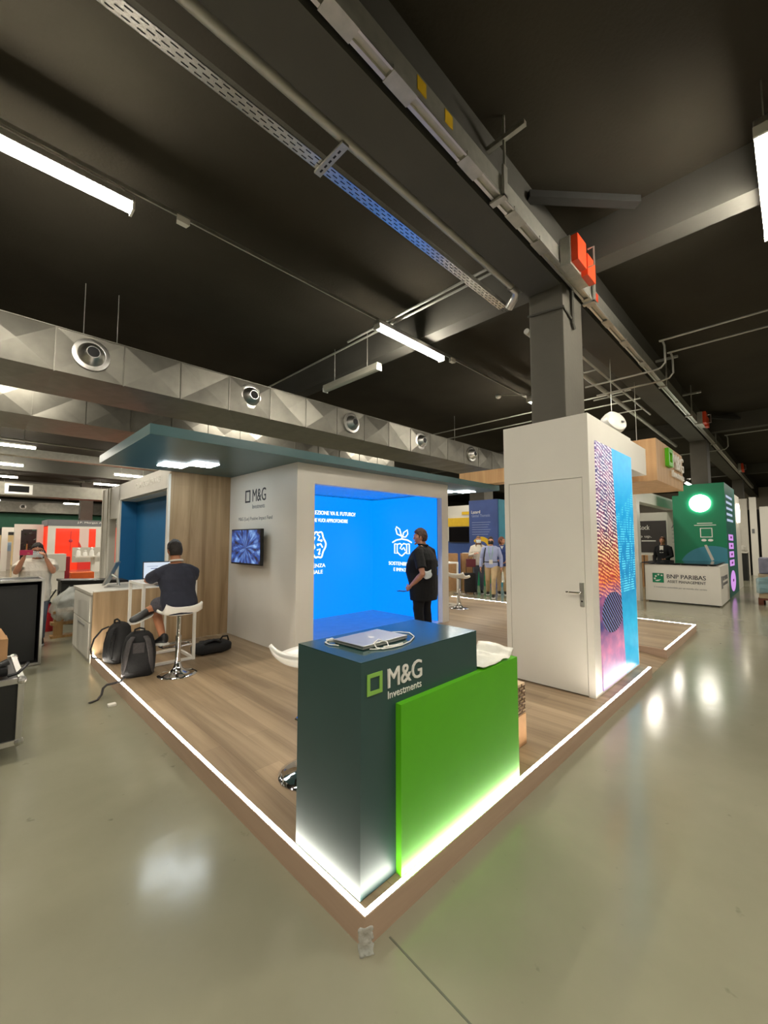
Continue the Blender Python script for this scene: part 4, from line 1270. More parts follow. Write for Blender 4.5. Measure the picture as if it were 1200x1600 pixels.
# white portal frames on the far left
def portal(x0, x1, y, h, lab, w=.24):
    t = thing('portal_frame', lab, 'frame', (x0, y, 0))
    MB().box(x0, x0 + w, y, y + .3, 0, h).build('upright', MT['white'], t)
    MB().box(x1 - w, x1, y, y + .3, 0, h).build('upright', MT['white'], t)
    MB().box(x0 + w, x1 - w, y, y + .3, h - w, h).build('lintel', MT['white'], t)
portal(.30, 1.38, 25.2, 2.36, 'tall white portal frame left of the glowing red booth')
portal(-.05, .75, 27.5, 2.25, 'smaller white portal frame farther left, before the lit room')
t = thing('potted_plant', 'dark green plant inside the white portal frame', 'plant', (.86, 26.3, 0))
b = MB()
for k in range(46):
    a = random.uniform(0, 2 * PI); r = random.uniform(.1, .42); z = random.uniform(.9, 1.95)
    c = V((.86 + r * math.cos(a) * .75, 26.3 + r * math.sin(a), z))
    d = V((math.cos(a), math.sin(a), random.uniform(-.4, .6))).normalized() * .22
    s = d.cross(V((0, 0, 1))).normalized() * .05
    b.quad(c, c + d * .5 + s, c + d, c + d * .5 - s)
b.build('foliage', mat('plant_leaf', (44, 66, 36), .6, var=.3), t)
MB().lathe([(.14, 0), (.19, .4), (.17, .4)], 14, (.86, 26.3, 0)).build('pot', MT['white'], t)
MB().cyl((.86, 26.3, .4), (.86, 26.3, 1.4), .03, seg=8).build('stem', MT['timber'], t)
t = thing('dark_screen', 'dark glazed partition behind the plant', 'partition', (1.1, 27, 0))
MB().box(.5, 1.6, 27.1, 27.2, 0, 2.1).build('panel', MT['case'], t)
# warm lit room at the picture edge
t = thing('warm_booth', 'warm lit timber booth at the left picture edge in the far hall', 'booth', (-.3, 33.5, 0))
MB().box(-2.5, 1.6, 34.5, 34.6, 0, 1.9).build('rear_wall', emit('warm_wall_glow', (228, 190, 128), .62), t)  # wall emits its own glow in place of lamps inside the booth
MB().box(-2.5, 1.6, 33.4, 33.5, 1.9, 2.3).build('fascia', MT['case'], t)
for x in (-.35, .25):
    MB().box(x, x + .05, 34.4, 34.5, 0, 1.9).build('mullion', MT['timber'], t)
MB().box(-2.0, .3, 33.6, 34.2, 0, .9).build('sideboard', mat('orange_timber', (168, 96, 44), .6), t)
t = thing('information_totem', 'slim grey totem with a blue notice in front of the warm booth', 'totem', (.28, 29, 0))
MB().box(.16, .42, 28.9, 29.0, 0, 1.5).build('post', MT['grey_panel'], t)
MB().box(.18, .40, 28.88, 28.9, 1.0, 1.45).build('notice', mat('notice_blue', (150, 180, 205), .5), t)

# ------------------------------------------------------------------ passage behind the stand
t = thing('blue_banner', 'tall blue banner wall with white heading behind the walking people', 'banner wall', (11.6, 6.5, 0))
MB().box(11.6, 11.7, 6.0, 7.12, 0, 3.02).build('front_face', mat('banner_blue', (62, 84, 146), .5, var=.2, scale=1.2), t)
MB().box(11.7, 12.5, 5.98, 6.06, 0, 3.02).build('side_face', mat('banner_teal', (58, 136, 160), .5, var=.25, scale=1.), t)
q = textmb(MB(), 'Lazard', (11.599, 7.02, 2.55), (0, -1, 0), (0, 0, 1), .36, .11, .002, .02)
q.build('heading', MT['logo_white'], t)
q = textmb(MB(), 'Global Thematic', (11.599, 7.0, 2.42), (0, -1, 0), (0, 0, 1), .74, .10, .002)
for k in range(6):
    q.box(11.597, 11.599, 6.25 + .05 * (k % 3), 7.0, 2.22 - k * .085, 2.235 - k * .085)
q.build('small_lettering', mat('banner_letters', (150, 164, 206), .5), t)
Mb = frame_of((11.6, 6.62, 1.3), (0, -1, 0), (0, 0, 1))
arcp = [(.42 * math.cos(R(a)), .42 * math.sin(R(a))) for a in range(0, 141, 10)]
arci = [(.26 * math.cos(R(a)), .26 * math.sin(R(a))) for a in range(140, -1, -10)]
MB().prism(arcp + arci, 0, .004, M=Mb).build('arc_graphic', MT['yellow'], t)
MB().prism([(.42 * math.cos(R(a)), -.95 + .42 * math.sin(R(a))) for a in range(0, 360, 15)], 0, .004, M=Mb).build('disc_graphic', MT['kiosk_green'], t)
t = thing('yellow_booth', 'white booth with a yellow arch and a dark screen beyond the passage', 'booth', (12.8, 8, 0))
MB().box(12.9, 13.0, 7.1, 10.5, 0, 1.55).build('lower_wall', mat('booth_blue', (52, 84, 152), .5), t)
MB().box(12.9, 13.0, 7.1, 10.5, 1.55, 3.0).build('upper_wall', MT['white'], t)
MB().box(12.88, 12.9, 7.1, 10.5, 2.15, 2.5).build('yellow_band', MT['yellow'], t)
MB().box(12.87, 12.88, 7.4, 8.3, 2.62, 2.74).build('yellow_band', MT['yellow'], t)
t = thing('wall_screen', 'switched off dark screen under the yellow band', 'television', (12.8, 8.1, 1.5))
MB().box(12.80, 12.86, 7.72, 8.9, 1.50, 2.14).build('casing', MT['black'], t)
MB().box(12.795, 12.80, 7.75, 8.87, 1.53, 2.11).build('screen', mat('dark_glass', (16, 15, 17), .12), t)
boxes = [((9.78, 6.60), 0, 'lower box under the pair nearest the white stool'), ((9.78, 6.60), 1, 'upper box of the pair nearest the white stool'), ((10.12, 6.26), 0, 'lower box of the pair nearest the walking woman'), ((10.12, 6.26), 1, 'upper box of the pair nearest the walking woman')]
for (x, y), k, lab in boxes:
    z = .0 + k * .615
    h = .61 if k == 0 else .56
    t = thing('cardboard_box', 'tall brown carton in the passage, ' + lab, 'box', (x, y, z), R(45), 'brown cartons in the passage')
    MB().box(-.17, .17, -.17, .17, 0, h, .004).build('carton', MT['cardboard'], t, local=True)
    MB().box(-.025, .025, -.172, .172, .05, h + .002).build('packing_tape', MT['cardboard_dark'] if k else mat('green_tape', (150, 190, 60), .5), t, local=True)
t = thing('paper_stack', 'white sheet lying on the tall cartons', 'paper', (10.12, 6.26, 1.18))
MB().box(10.02, 10.22, 6.16, 6.36, 1.178, 1.195).build('sheet', MT['white'], t)
t = thing('grey_pillar', 'pale square pillar far behind the blue banner', 'pillar', (16, 9.5, 0))
MB().box(15.9, 16.7, 9.1, 9.9, 0, ZC).build('shaft', MT['wall_dark'], t)

# ------------------------------------------------------------------ right side: white bank counter, green kiosk
t = thing('bank_counter', 'white reception counter with a dark glass top and green square emblem', 'counter', (12.2, .8, 0))
CX, CY0, CY1 = 11.6, .07, 1.64
MB().box(CX, 13.3, CY0, CY1, .03, .97, .004).build('body', MT['white'], t)
MB().box(CX + .05, 13.25, CY0 + .05, CY1 - .05, 0, .03).build('plinth', MT['black'], t)
MB().box(CX - .06, 13.35, CY0 + .06, CY1 + .06, 1.0, 1.02).build('glass_top', mat('smoked_glass', (40, 42, 42), .08), t)
for y in (.3, .85, 1.4):
    MB().cyl((CX + .06, y, .97), (CX + .06, y, 1.0), .02, seg=10).build('spacer', MT['steel'], t)
Mb = frame_of((CX - .0005, 1.47, .50), (0, -1, 0), (0, 0, 1))
em = MB().box(0, .25, 0, .245, 0, .004, M=Mb).build('emblem', mat('emblem_green', (0, 128, 86), .4, var=.25, scale=6), t)
b = MB()
def star(cx, cy, r, rot):
    return [(cx + (r if k % 2 == 0 else r * .42) * math.cos(rot + PI * k / 5), cy + (r if k % 2 == 0 else r * .42) * math.sin(rot + PI * k / 5)) for k in range(10)]
for cx, cy, r, rot in ((.205, .19, .03, .3), (.135, .205, .032, .5), (.075, .165, .034, .8), (.05, .10, .036, 1.1)):
    b.prism(star(cx, cy, r, rot), .004, .006, M=Mb)
b.prism([(.05, .05), (.10, .035), (.15, .05), (.19, .09), (.14, .075), (.10, .07)], .004, .006, M=Mb)
b.build('emblem_stars', MT['logo_white'], em)
textmb(MB(), 'BNP PARIBAS', (CX - .001, 1.15, .62), (0, -1, 0), (0, 0, 1), .80, .105, .003, .02).build('name_lettering', MT['logo_dark'], t)
textmb(MB(), 'ASSET MANAGEMENT', (CX - .001, 1.145, .51), (0, -1, 0), (0, 0, 1), .79, .068, .003, .015).build('department_lettering', MT['logo_dark'], t)
textmb(MB(), "L'investitore sostenibile per un mondo che cambia", (CX - .001, 1.44, .36), (0, -1, 0), (0, 0, 1), 1.1, .05, .002).build('slogan_lettering', MT['logo_grey'], t)
q = textmb(MB(), 'BNP PARIBAS', (12.05, CY0 - .001, .60), (1, 0, 0), (0, 0, 1), .9, .11, .003, .02)
textmb(q, 'ASSET MANAGEMENT', (12.05, CY0 - .001, .48), (1, 0, 0), (0, 0, 1), .9, .07, .003, .01)
q.build('side_lettering', MT['logo_grey'], t)
MB().box(11.75, 11.98, CY0 - .004, CY0, .42, .72).build('side_emblem', MT['logo_grey'], t)

t = thing('green_kiosk', 'tall green tower with a glowing round lamp built around a column', 'kiosk', (14.4, .7, 0))
KX, KA, KB = 13.65, .10, 1.32
w = .03
MB().box(KX, KX + w, KA, 1.16, .0, 3.22).box(KX, KX + w, 1.16, KB, 0, 2.92).build('front_face', MT['kiosk_green'], t)
MB().box(KX + w, 16.2, KA, KA + w, 0, 3.22).build('side_face', mat('kiosk_side_green', (30, 110, 100), .45, var=.25, scale=1.4), t)
MB().box(KX + w, 16.2, 1.16 - w, 1.16, 0, 3.22).box(KX + w, 16.2, KB - w, KB, 0, 2.92).box(16.17, 16.2, KA + w, 1.16, 0, 3.22).build('rear_face', MT['kiosk_green'], t)
Mk = frame_of((KX, .66, 2.66), (0, -1, 0), (0, 0, 1))
MB().prism([(.245 * math.cos(2 * PI * k / 40), .245 * math.sin(2 * PI * k / 40)) for k in range(40)], 0, .05, M=Mk).build('round_lamp', emit('round_lamp_light', None, 16., linear=(1., .93, .80)), t)
Mk = frame_of((KX, KB, 0), (0, -1, 0), (0, 0, 1))
b = MB()
b.box(.57, .92, 2.075, 2.095, 0, .003, M=Mk).box(.50, 1.0, 2.02, 2.04, 0, .003, M=Mk)
b.ring_prism([(.63, 1.68), (.91, 1.68), (.91, 1.95), (.63, 1.95)], [(.65, 1.70), (.89, 1.70), (.89, 1.93), (.65, 1.93)], 0, .003, M=Mk)
for cx in (.71, .86):
    b.prism([(cx + .06 * math.cos(2 * PI * k / 16), 1.60 + .035 * math.sin(2 * PI * k / 16)) for k in range(16)], 0, .003, M=Mk)
b.build('printed_marks', MT['logo_white'], t)
MB().prism([(.71, 1.46), (.77, 1.47), (.92, 1.05), (.86, 1.02)], 0, .004, M=Mk).build('slanted_bar', MT['grey_panel'], t)
big = [(.88 + .78 * math.cos(R(a)), .72 + .72 * math.sin(R(a))) for a in range(0, 361, 6)]
big = [(min(1.22, max(.02, x)), max(.28, y)) for x, y in big]
MB().prism(big, 0, .003, M=Mk).build('round_graphic', MT['kiosk_blue'], t)
Ms = frame_of((KX, KA, 0), (1, 0, 0), (0, 0, 1))
b = MB()
for k in range(5):
    z = 2.82 - k * .17
    b.box(.25, 1.75 - .1 * (k % 2), z, z + .07, 0, .003, M=Ms)
b.build('side_writing', emit('pale_lit_writing', (186, 200, 226), .9), t)
for k in range(4):
    z = 1.60 - k * .245
    o = MB().prism([(.4, z), (1.5, z - .02), (1.5, z + .16), (.4, z + .17)], 0, .006, M=Ms).build('pink_panel', MT['pink_screen'], t)
    MB().box(.75, 1.15, z + .05, z + .11, .006, .008, M=Ms).build('panel_print', MT['magenta'], o)
o = MB().prism([(1.0 + .62 * math.cos(2 * PI * k / 28), .42 + .30 * math.sin(2 * PI * k / 28)) for k in range(28)], 0, .006, M=Ms).build('pink_oval', MT['pink_screen'], t)
MB().box(.85, 1.15, .40, .47, .006, .008, M=Ms).build('oval_print', MT['magenta'], o)

# white portal and posters of the bank stand
t = thing('white_portal', 'tall white portal frame behind the white reception counter', 'frame', (11.4, 1.9, 0))
MB().box(11.45, 11.75, 1.74, 2.6, 0, 3.0).build('upright', MT['white'], t)
MB().box(11.75, 16.4, 1.74, 2.0, 2.66, 3.0).build('lintel', MT['white'], t)
t = thing('poster_wall', 'white back wall with a dark poster and a slanted side fin', 'wall panel', (16.6, 2.3, 0))
MB().box(16.4, 16.5, 1.98, 3.4, 0, 2.60).build('panel', MT['white'], t)
MB().loft([[V((16.4, 1.98, 0)), V((16.4, 1.0, 0)), V((16.4, 1.0, .9)), V((16.4, 1.60, 2.6)), V((16.4, 1.98, 2.6))], [V((16.46, 1.98, 0)), V((16.46, 1.0, 0)), V((16.46, 1.0, .9)), V((16.46, 1.60, 2.6)), V((16.46, 1.98, 2.6))]]).build('slanted_fin', MT['grey_panel'], t)
pp = MB().box(16.38, 16.4, 2.02, 3.3, 1.15, 2.3).build('dark_poster', mat('dark_poster', (62, 56, 54), .5), t)
q = textmb(MB(), 'BlackRock', (16.379, 3.25, 1.98), (0, -1, 0), (0, 0, 1), .72, .17, .002, .02)
textmb(q, 'Step up.', (16.379, 3.1, 1.66), (0, -1, 0), (0, 0, 1), .62, .13, .002, .02)
q.box(16.377, 16.38, 2.35, 2.8, 1.55, 1.59)
q.build('poster_lettering', MT['logo_white'], pp)
q = textmb(MB(), 'Alz', (16.399, 1.87, 2.02), (0, -1, 0), (0, 0, 1), .26, .12, .002, .02)
for k in range(4):
    q.box(16.397, 16.4, 1.62 + .03 * (k % 2), 1.86, 1.94 - k * .14, 1.955 - k * .14)
q.build('fin_lettering', MT['logo_grey'], t)
for x, y, h, c, lab in ((15.2, 2.32, 1.08, 'cardboard', 'brown carton standing under the dark poster'), (15.0, 2.01, 1.1, 'grey_panel', 'pale wrapped carton beside the brown one under the poster')):
    t = thing('cardboard_box', lab, 'box', (x, y, 0))
    MB().box(x, x + .45, y, y + .30, 0, h, .005).build('carton', MT[c], t)
    MB().box(x - .002, x + .2, y + .13, y + .17, .02, h + .002).build('packing_tape', MT['cardboard_dark'], t)
# booth farther right
t = thing('pale_booth', 'far pale booth with dark gaps beyond the green tower', 'booth', (24, .5, 0))
MB().box(24, 24.2, .30, .95, 0, 3.5).build('wall_panel', MT['grey_panel'], t)
MB().box(24, 24.2, -.02, .22, 0, 3.55).box(24, 24.15, -.5, -.12, 0, 3.1).build_each('wall_panel', MT['white'], t)
MB().box(24.3, 24.4, -.4, 1.0, 0, 3.0).build('dark_gap', MT['case'], t)
MB().box(23.95, 24.0, .60, .80, 0, 2.2).build('dark_doorway', MT['case'], t)
MB().box(23.985, 24.0, .08, .17, 1.9, 2.1).build('notice', MT['logo_grey'], t)
t = thing('round_wall_lamp', 'thin glowing round lamp seen edge-on past the green tower', 'lamp', (17.6, .2, 2.5))
MB().cyl((17.0, .06, 2.5), (17.0, .12, 2.5), .32, seg=32).build('disc', emit('far_round_lamp', None, 5., linear=(1, .9, .7)), t)
MB().box(16.3, 17.9, .12, .2, 0, 3.1).build('panel', MT['white'], t)
t = thing('dark_desk', 'dark desk in front of the far pale booth', 'desk', (21, .4, 0))
MB().box(20.5, 21.2, .16, .72, 0, 1.08).build('body', MT['case'], t)
MB().box(20.45, 21.25, .14, .74, 1.08, 1.12).build('top', MT['grey_panel'], t)
t = thing('wrapped_pallet', 'loaded pallet wrapped in clear and blue film at the right picture edge', 'pallet', (13, -.8, 0))
pa = MB()
for y in (-1.3, -.95, -.62):
    pa.box(12.75, 13.6, y, y + .1, 0, .12)
pa.box(12.75, 13.6, -1.3, -.52, .12, .16)
pa.build('wooden_pallet', mat('red_brown_timber', (104, 58, 40), .8), t)
for k in range(5):
    MB().box(12.78 + .01 * k, 13.55, -1.28, -.54 - .012 * (k % 2), .165 + k * .12, .28 + k * .12, .01).build('paper_bundle', mat('bundle_%d' % k, [(168, 150, 120), (150, 128, 100), (176, 160, 136), (160, 140, 112), (170, 154, 130)][k], .8, var=.2), t)
MB().box(12.82, 13.5, -1.25, -.56, .77, 1.16, .03).build('grey_load', mat('violet_grey_load', (120, 120, 138), .5, var=.25, scale=5), t)
def bluefilm(u, v):
    return V((12.72 + .04 * noise.noise(V((u * 4, v * 4, 3))), -1.2 + .70 * u, .3 + .5 * v * (1 - .3 * u) + .05 * noise.noise(V((u * 5, v * 3, 0)))))
MB().grid(bluefilm, 12, 8, .004).build('blue_film', mat('blue_stretch_film', (140, 190, 204), .2, alpha=.4, bump=.6, bscale=20), t, smooth='all')
# ------------------------------------------------------------------ people
def remesh(mb, voxel, smooth=4, wrinkle=0.):
    me = bpy.data.meshes.new('tmp')
    mb.bm.to_mesh(me)
    ob = bpy.data.objects.new('tmp', me)
    COL.objects.link(ob)
    m = ob.modifiers.new('r', 'REMESH'); m.mode = 'VOXEL'; m.voxel_size = voxel
    if smooth:
        s = ob.modifiers.new('s', 'SMOOTH'); s.iterations = smooth; s.factor = .5
    dg = bpy.context.evaluated_depsgraph_get()
    dg.update()
    me2 = bpy.data.meshes.new_from_object(ob.evaluated_get(dg))
    out = MB()
    out.bm.from_mesh(me2)
    bpy.data.objects.remove(ob); bpy.data.meshes.remove(me); bpy.data.meshes.remove(me2)
    if wrinkle:
        out.bm.normal_update()
        for v in out.bm.verts:
            v.co += v.normal * wrinkle * (noise.noise(v.co * 11) + .6 * noise.noise(v.co * 23))
    return out

def esec(c, rx, ry, yaw=0., n=20, tilt=V((0, 0, 0))):
    c = V(c)
    r = []
    for k in range(n):
        a = 2 * PI * k / n
        x, y = math.copysign(abs(math.cos(a)) ** .85, math.cos(a)) * rx, math.copysign(abs(math.sin(a)) ** .85, math.sin(a)) * ry
        p = V((x * math.cos(yaw) - y * math.sin(yaw), x * math.sin(yaw) + y * math.cos(yaw), 0))
        r.append(c + p + V((0, 0, p.dot(tilt))))
    return r

def hand(mb, wrist, d, nrm, side, curl=.5, s=1.):
    """palm, four bent fingers and a thumb leaving the side of the palm; nrm points out of the palm, side towards the thumb"""
    d = V(d).normalized(); t = V(side); t = (t - d * t.dot(d)).normalized(); n = d.cross(t)
    if n.dot(V(nrm)) < 0:
        n = -n
    w = V(wrist)
    mb.loft([[w + d * a * s + t * (math.cos(q) * b * s) + n * (math.sin(q) * c * s) for q in [2 * PI * k / 12 for k in range(12)]] for a, b, c in ((-.01, .024, .019), (.02, .030, .018), (.055, .040, .017), (.085, .040, .014), (.094, .034, .010))])
    for i, L in enumerate((.070, .080, .074, .058)):
        base = w + d * .082 * s + t * (.030 - .020 * i) * s
        pts = [base - d * .02 * s, base]
        a = 0.
        for seg in (.45, .32, .25):
            a += curl * (1.0 + .08 * i)
            pts.append(pts[-1] + (d * math.cos(a) + n * math.sin(a)) * L * seg * s)
        mb.tube(pts, [.0095 * s, .0095 * s, .009 * s, .0085 * s, .0065 * s], 8)
    b0 = w + d * .025 * s + t * .022 * s
    p1 = b0 + (d * .62 + t * .75 + n * .25).normalized() * .042 * s
    p2 = p1 + (d * .85 + t * .3 + n * .45).normalized() * .030 * s
    p3 = p2 + (d * .9 + n * .55).normalized() * .024 * s
    mb.tube([b0 - d * .01 * s, b0, p1, p2, p3], [.013 * s, .013 * s, .0115 * s, .0105 * s, .007 * s], 8)

def head_matrix(c, yaw, pitch=0., roll=0.):
    return Matrix.Translation(c) @ Matrix.Rotation(yaw, 4, 'Z') @ Matrix.Rotation(pitch, 4, 'X') @ Matrix.Rotation(roll, 4, 'Y')

def head_shape(mb, M, s=1.):
    b = bmesh.new()
    bmesh.ops.create_uvsphere(b, u_segments=32, v_segments=24, radius=1)
    for v in b.verts:
        x, y, z = v.co
        k = max(0., -z - .1)
        fx = 1 - .42 * k - .10 * max(0, z - .5)
        yy = y * (.093 if y < 0 else .090)
        if z < -.15 and y < 0:
            yy *= 1 - .55 * min(1, (-z - .15))      # the back of the skull tucks in to the neck
        if y > .3:
            yy *= .97
        v.co = V((x * .074 * fx, yy + .010 * k, z * .114))
    b.transform(Matrix.Diagonal((s, s, s, 1)))
    mb.add(b, M)
    f = lambda *p: M @ (V(p) * s)
    mb.loft([[f(x * w, y, z) for x in (-1, -.4, .4, 1)] + [f(w * .5, y - .03, z), f(-w * .5, y - .03, z)] for w, y, z in ((.006, .088, .026), (.009, .098, .004), (.014, .110, -.018), (.015, .104, -.028), (.009, .090, -.033))])   # nose
    mb.ball(f(0, .084, -.055), (.022 * s, .014 * s, .008 * s), 10)      # mouth
    mb.ball(f(0, .080, -.093), (.022 * s, .018 * s, .016 * s), 10)      # chin
    mb.ball(f(0, .080, .030), (.045 * s, .014 * s, .009 * s), 10)       # brow
    for q in (-1, 1):
        mb.ball(f(q * .076, -.008, -.012), (.009 * s, .018 * s, .031 * s), 10)    # ears

def hair_cap(M, style, s=1.):
    b = bmesh.new()
    bmesh.ops.create_uvsphere(b, u_segments=36, v_segments=28, radius=1)
    kill = []
    for v in b.verts:
        x, y, z = v.co
        lim = -.62 if y < -.25 else (-.12 if y < .2 else .05 + .75 * (y - .2))
        if style == 'long':
            lim = -1.1 if y < .15 else (-.35 if y < .45 and abs(x) > .55 else .35)
        if style == 'bob':
            lim = -.95 if y < .25 else (-.2 if y < .5 and abs(x) > .5 else .40)
        if z < lim:
            kill.append(v)
        nn = noise.noise(v.co * 4) * .05 + noise.noise(v.co * 11) * .035
        k = 1.09 + nn + (.06 if style == 'short' and z > .5 else 0)
        tuck = 1 - (.42 * min(1, max(0, -z - .15)) if y < 0 and style == 'short' else 0)
        v.co = V((x * .074 * k, y * .093 * k * tuck - .003, z * .114 * k))
    bmesh.ops.delete(b, geom=kill, context='VERTS')
    bmesh.ops.recalc_face_normals(b, faces=b.faces[:])
    bmesh.ops.solidify(b, geom=b.faces[:], thickness=.016)
    b.transform(Matrix.Diagonal((s, s, s, 1)))
    mb = MB()
    mb.add(b, M)
    return mb

def shoe(t, ankle, direction, dark, up=(0, 0, 1), s=1., sole='sole'):
    """local coordinates; ankle joint, direction heel to toe"""
    d = V(direction).normalized(); u = V(up); u = (u - d * u.dot(d)).normalized(); r = d.cross(u)
    M = Matrix((r, d, u)).transposed().to_4x4(); M.translation = V(ankle)
    def sec(y, w, z0, z1):
        return [V((math.cos(a) * w, y, z0 + (z1 - z0) * (.5 + .5 * math.sin(a)))) for a in [2 * PI * k / 14 for k in range(14)]]
    b = MB().loft([[p * s for p in sec(*q)] for q in ((-.075, .018, -.075, -.01), (-.065, .034, -.08, .03), (-.02, .040, -.08, .035), (.03, .042, -.08, .008), (.09, .046, -.08, -.025), (.14, .043, -.08, -.040), (.17, .030, -.078, -.052), (.182, .012, -.075, -.06))], M=M)
    o = b.build('shoe', dark, t, smooth='all', local=True)
    out = [(-.030, -.075), (.030, -.075), (.042, -.02), (.044, .05), (.050, .10), (.044, .15), (.024, .185), (-.024, .185), (-.044, .15), (-.050, .10), (-.044, .05), (-.042, -.02)]
    MB().prism([(x * s, y * s) for x, y in out], -.098 * s, -.072 * s, M=M).build('sole', MT[sole], o, local=True)
    return o

def limb(mb, pts, radii, seg=14):
    mb.tube([V(p) for p in pts], radii, seg)

def legs_path(hip, knee, ank):
    h, k, a = V(hip), V(knee), V(ank)
    return [h, h.lerp(k, .35), h.lerp(k, .8), k, k.lerp(a, .25), k.lerp(a, .6), a]

def person(label, loc, rz, J, skin='skin', hair='hair', hairstyle='short', shirt='navy', sleeves=.6, pants='jeans_black', pants_to=1.0, shoes='black', sole='sole', bulk=1., hs=1., shirt_len=0., loose=.012, vox=.007, hands=None, shoe_dirs=None, belly=0., shirt_name='shirt', pants_name='trousers', hair_on=True):
    t = thing('person', label, 'person', loc, rz)
    g = lambda k: V(J[k])
    pel, che, neck, head = g('pelvis'), g('chest'), g('neck'), g('head')
    HM = head_matrix(head, J.get('head_yaw', 0), J.get('head_pitch', 0), J.get('head_roll', 0))
    yaw = J.get('torso_yaw', 0)
    sw = (g('sh_l') - g('sh_r')).length / 2
    # torso profile from the seat to the neck
    def torso(mb, gr=0., top=True, low=0.):
        waist = pel.lerp(che, .45)
        up = (che - pel).normalized()
        bf = V((-math.sin(yaw), math.cos(yaw), 0))
        R_ = [(pel - up * (.10 + low), .155 * bulk, .115 * bulk), (pel, .172 * bulk, .125 * bulk), (waist + bf * belly * .6, .155 * bulk, .115 * bulk + belly), (pel.lerp(che, .75) + bf * belly * .4, .168 * bulk, .118 * bulk + belly * .6), (che, .178 * bulk, .122 * bulk), (che.lerp(neck, .45), sw * .88, .098 * bulk), (che.lerp(neck, .78), sw * .62, .078), ]
        if top:
            R_ += [(neck - (neck - che) * .05, .07, .066)]
        mb.loft([esec(c, a + gr, b + gr, yaw) for c, a, b in R_])
    body = MB()
    torso(body)
    limb(body, [neck - (head - neck) * .45, neck, neck.lerp(head, .5), head + (HM.to_3x3() @ V((0, -.02, -.03)))], [.066, .057 * (1 + .15 * (bulk - 1)), .055, .055])
    head_shape(body, HM, hs)
    for s in 'lr':
        sh, el, wr = g('sh_' + s), g('el_' + s), g('wr_' + s)
        limb(body, [neck.lerp(che, .25), neck.lerp(sh, .62) - V((0, 0, .012)), sh, sh.lerp(el, .3), sh.lerp(el, .8), el, el.lerp(wr, .25), el.lerp(wr, .7), wr], [q * (1 + .25 * (bulk - 1)) for q in (.055, .055, .050, .048, .040, .038, .040, .031, .026)])
        if hands and s in hands:
            d, n, sd, cu = hands[s]
            hand(body, wr, d, n, sd, cu)
        else:
            d = (wr - el).normalized()
            hand(body, wr, d, (1 if s == 'l' else -1, -.1, 0), (0, 1, .01), .3)
        hip, kn, an = g('hip_' + s), g('knee_' + s), g('ank_' + s)
        limb(body, legs_path(hip, kn, an), [q * (1 + .3 * (bulk - 1)) for q in (.088, .080, .060, .055, .054, .046, .036)])
    remesh(body, vox).build('body', MT[skin], t, smooth='all', local=True)
    # shirt
    b = MB()
    torso(b, loose, False, shirt_len)
    b.loft([esec(c, a, q, yaw) for c, a, q in ((che.lerp(neck, .3), sw * .9, .11 * bulk), (che.lerp(neck, .72), sw * .66, .088), (che.lerp(neck, .95), .075, .074))])
    for s in 'lr':
        sh, el, wr = g('sh_' + s), g('el_' + s), g('wr_' + s)
        k = 1 + .25 * (bulk - 1)
        if sleeves <= 1:
            e = sh.lerp(el, sleeves)
            limb(b, [neck.lerp(che, .3), neck.lerp(sh, .62) - V((0, 0, .012)), sh, sh.lerp(e, .5), e], [.06, .062 + loose * .3, .058 * k + loose * .6, .060 * k + loose * .7, .056 * k + loose])
        else:
            e = el.lerp(wr, sleeves - 1)
            limb(b, [neck.lerp(che, .3), neck.lerp(sh, .62) - V((0, 0, .012)), sh, sh.lerp(el, .5), el, el.lerp(e, .5), e], [.06, .062 + loose * .3, .058 + loose * .5, .058 + loose * .5, .050 + loose * .5, .046 + loose * .4, .038 + loose * .4])
    remesh(b, vox, 5, .004).build(shirt_name, MT[shirt], t, smooth='all', local=True)
    # trousers
    b = MB()
    up = (che - pel).normalized()
    b.loft([esec(c, a, q, yaw) for c, a, q in ((pel - up * .11, .15 * bulk, .12 * bulk), (pel - up * .03, .178 * bulk, .132 * bulk), (pel + up * .08, .168 * bulk, .126 * bulk))])
    for s in 'lr':
        hip, kn, an = g('hip_' + s), g('knee_' + s), g('ank_' + s)
        p = legs_path(hip, kn, an)
        r = [q * (1 + .3 * (bulk - 1)) for q in (.102, .094, .075, .070, .066, .060, .056)]
        if pants_to < 1:
            n = 3 if pants_to < .6 else 4
            p, r = p[:n], [.104, .098, .088, .08][:n]
        limb(b, p, r)
    remesh(b, vox, 5, .004).build(pants_name, MT[pants], t, smooth='all', local=True)
    if hair_on:
        h = hair_cap(HM, hairstyle, hs)
        h.build('hair', MT[hair], t, smooth='all', local=True)
    for s in 'lr':
        d = (shoe_dirs or {}).get(s, ((0, 1, 0), (0, 0, 1)))
        shoe(t, g('ank_' + s), d[0], MT[shoes], d[1], sole=sole)
    return t, HM

def face_mask(t, HM, m, hs=1.):
    def f(u, v):
        a = (u - .5) * 2.3
        z = .006 - .10 * v
        r = .097 - .02 * abs(v - .35) - .012 * max(0, v - .6)
        return HM @ (V((math.sin(a) * .080, .012 + math.cos(a) * (r - .012) + .012 * math.exp(-(a * 2.2) ** 2), z)) * hs)
    return MB().grid(f, 16, 8, .004).build('face_mask', m, t, smooth='all', local=True)

def eyes(t, HM, hs=1.):
    for q in (-1, 1):
        MB().ball(HM @ (V((q * .030, .083, .012)) * hs), .0095 * hs, 10).build('eye', MT['black'], t, local=True)

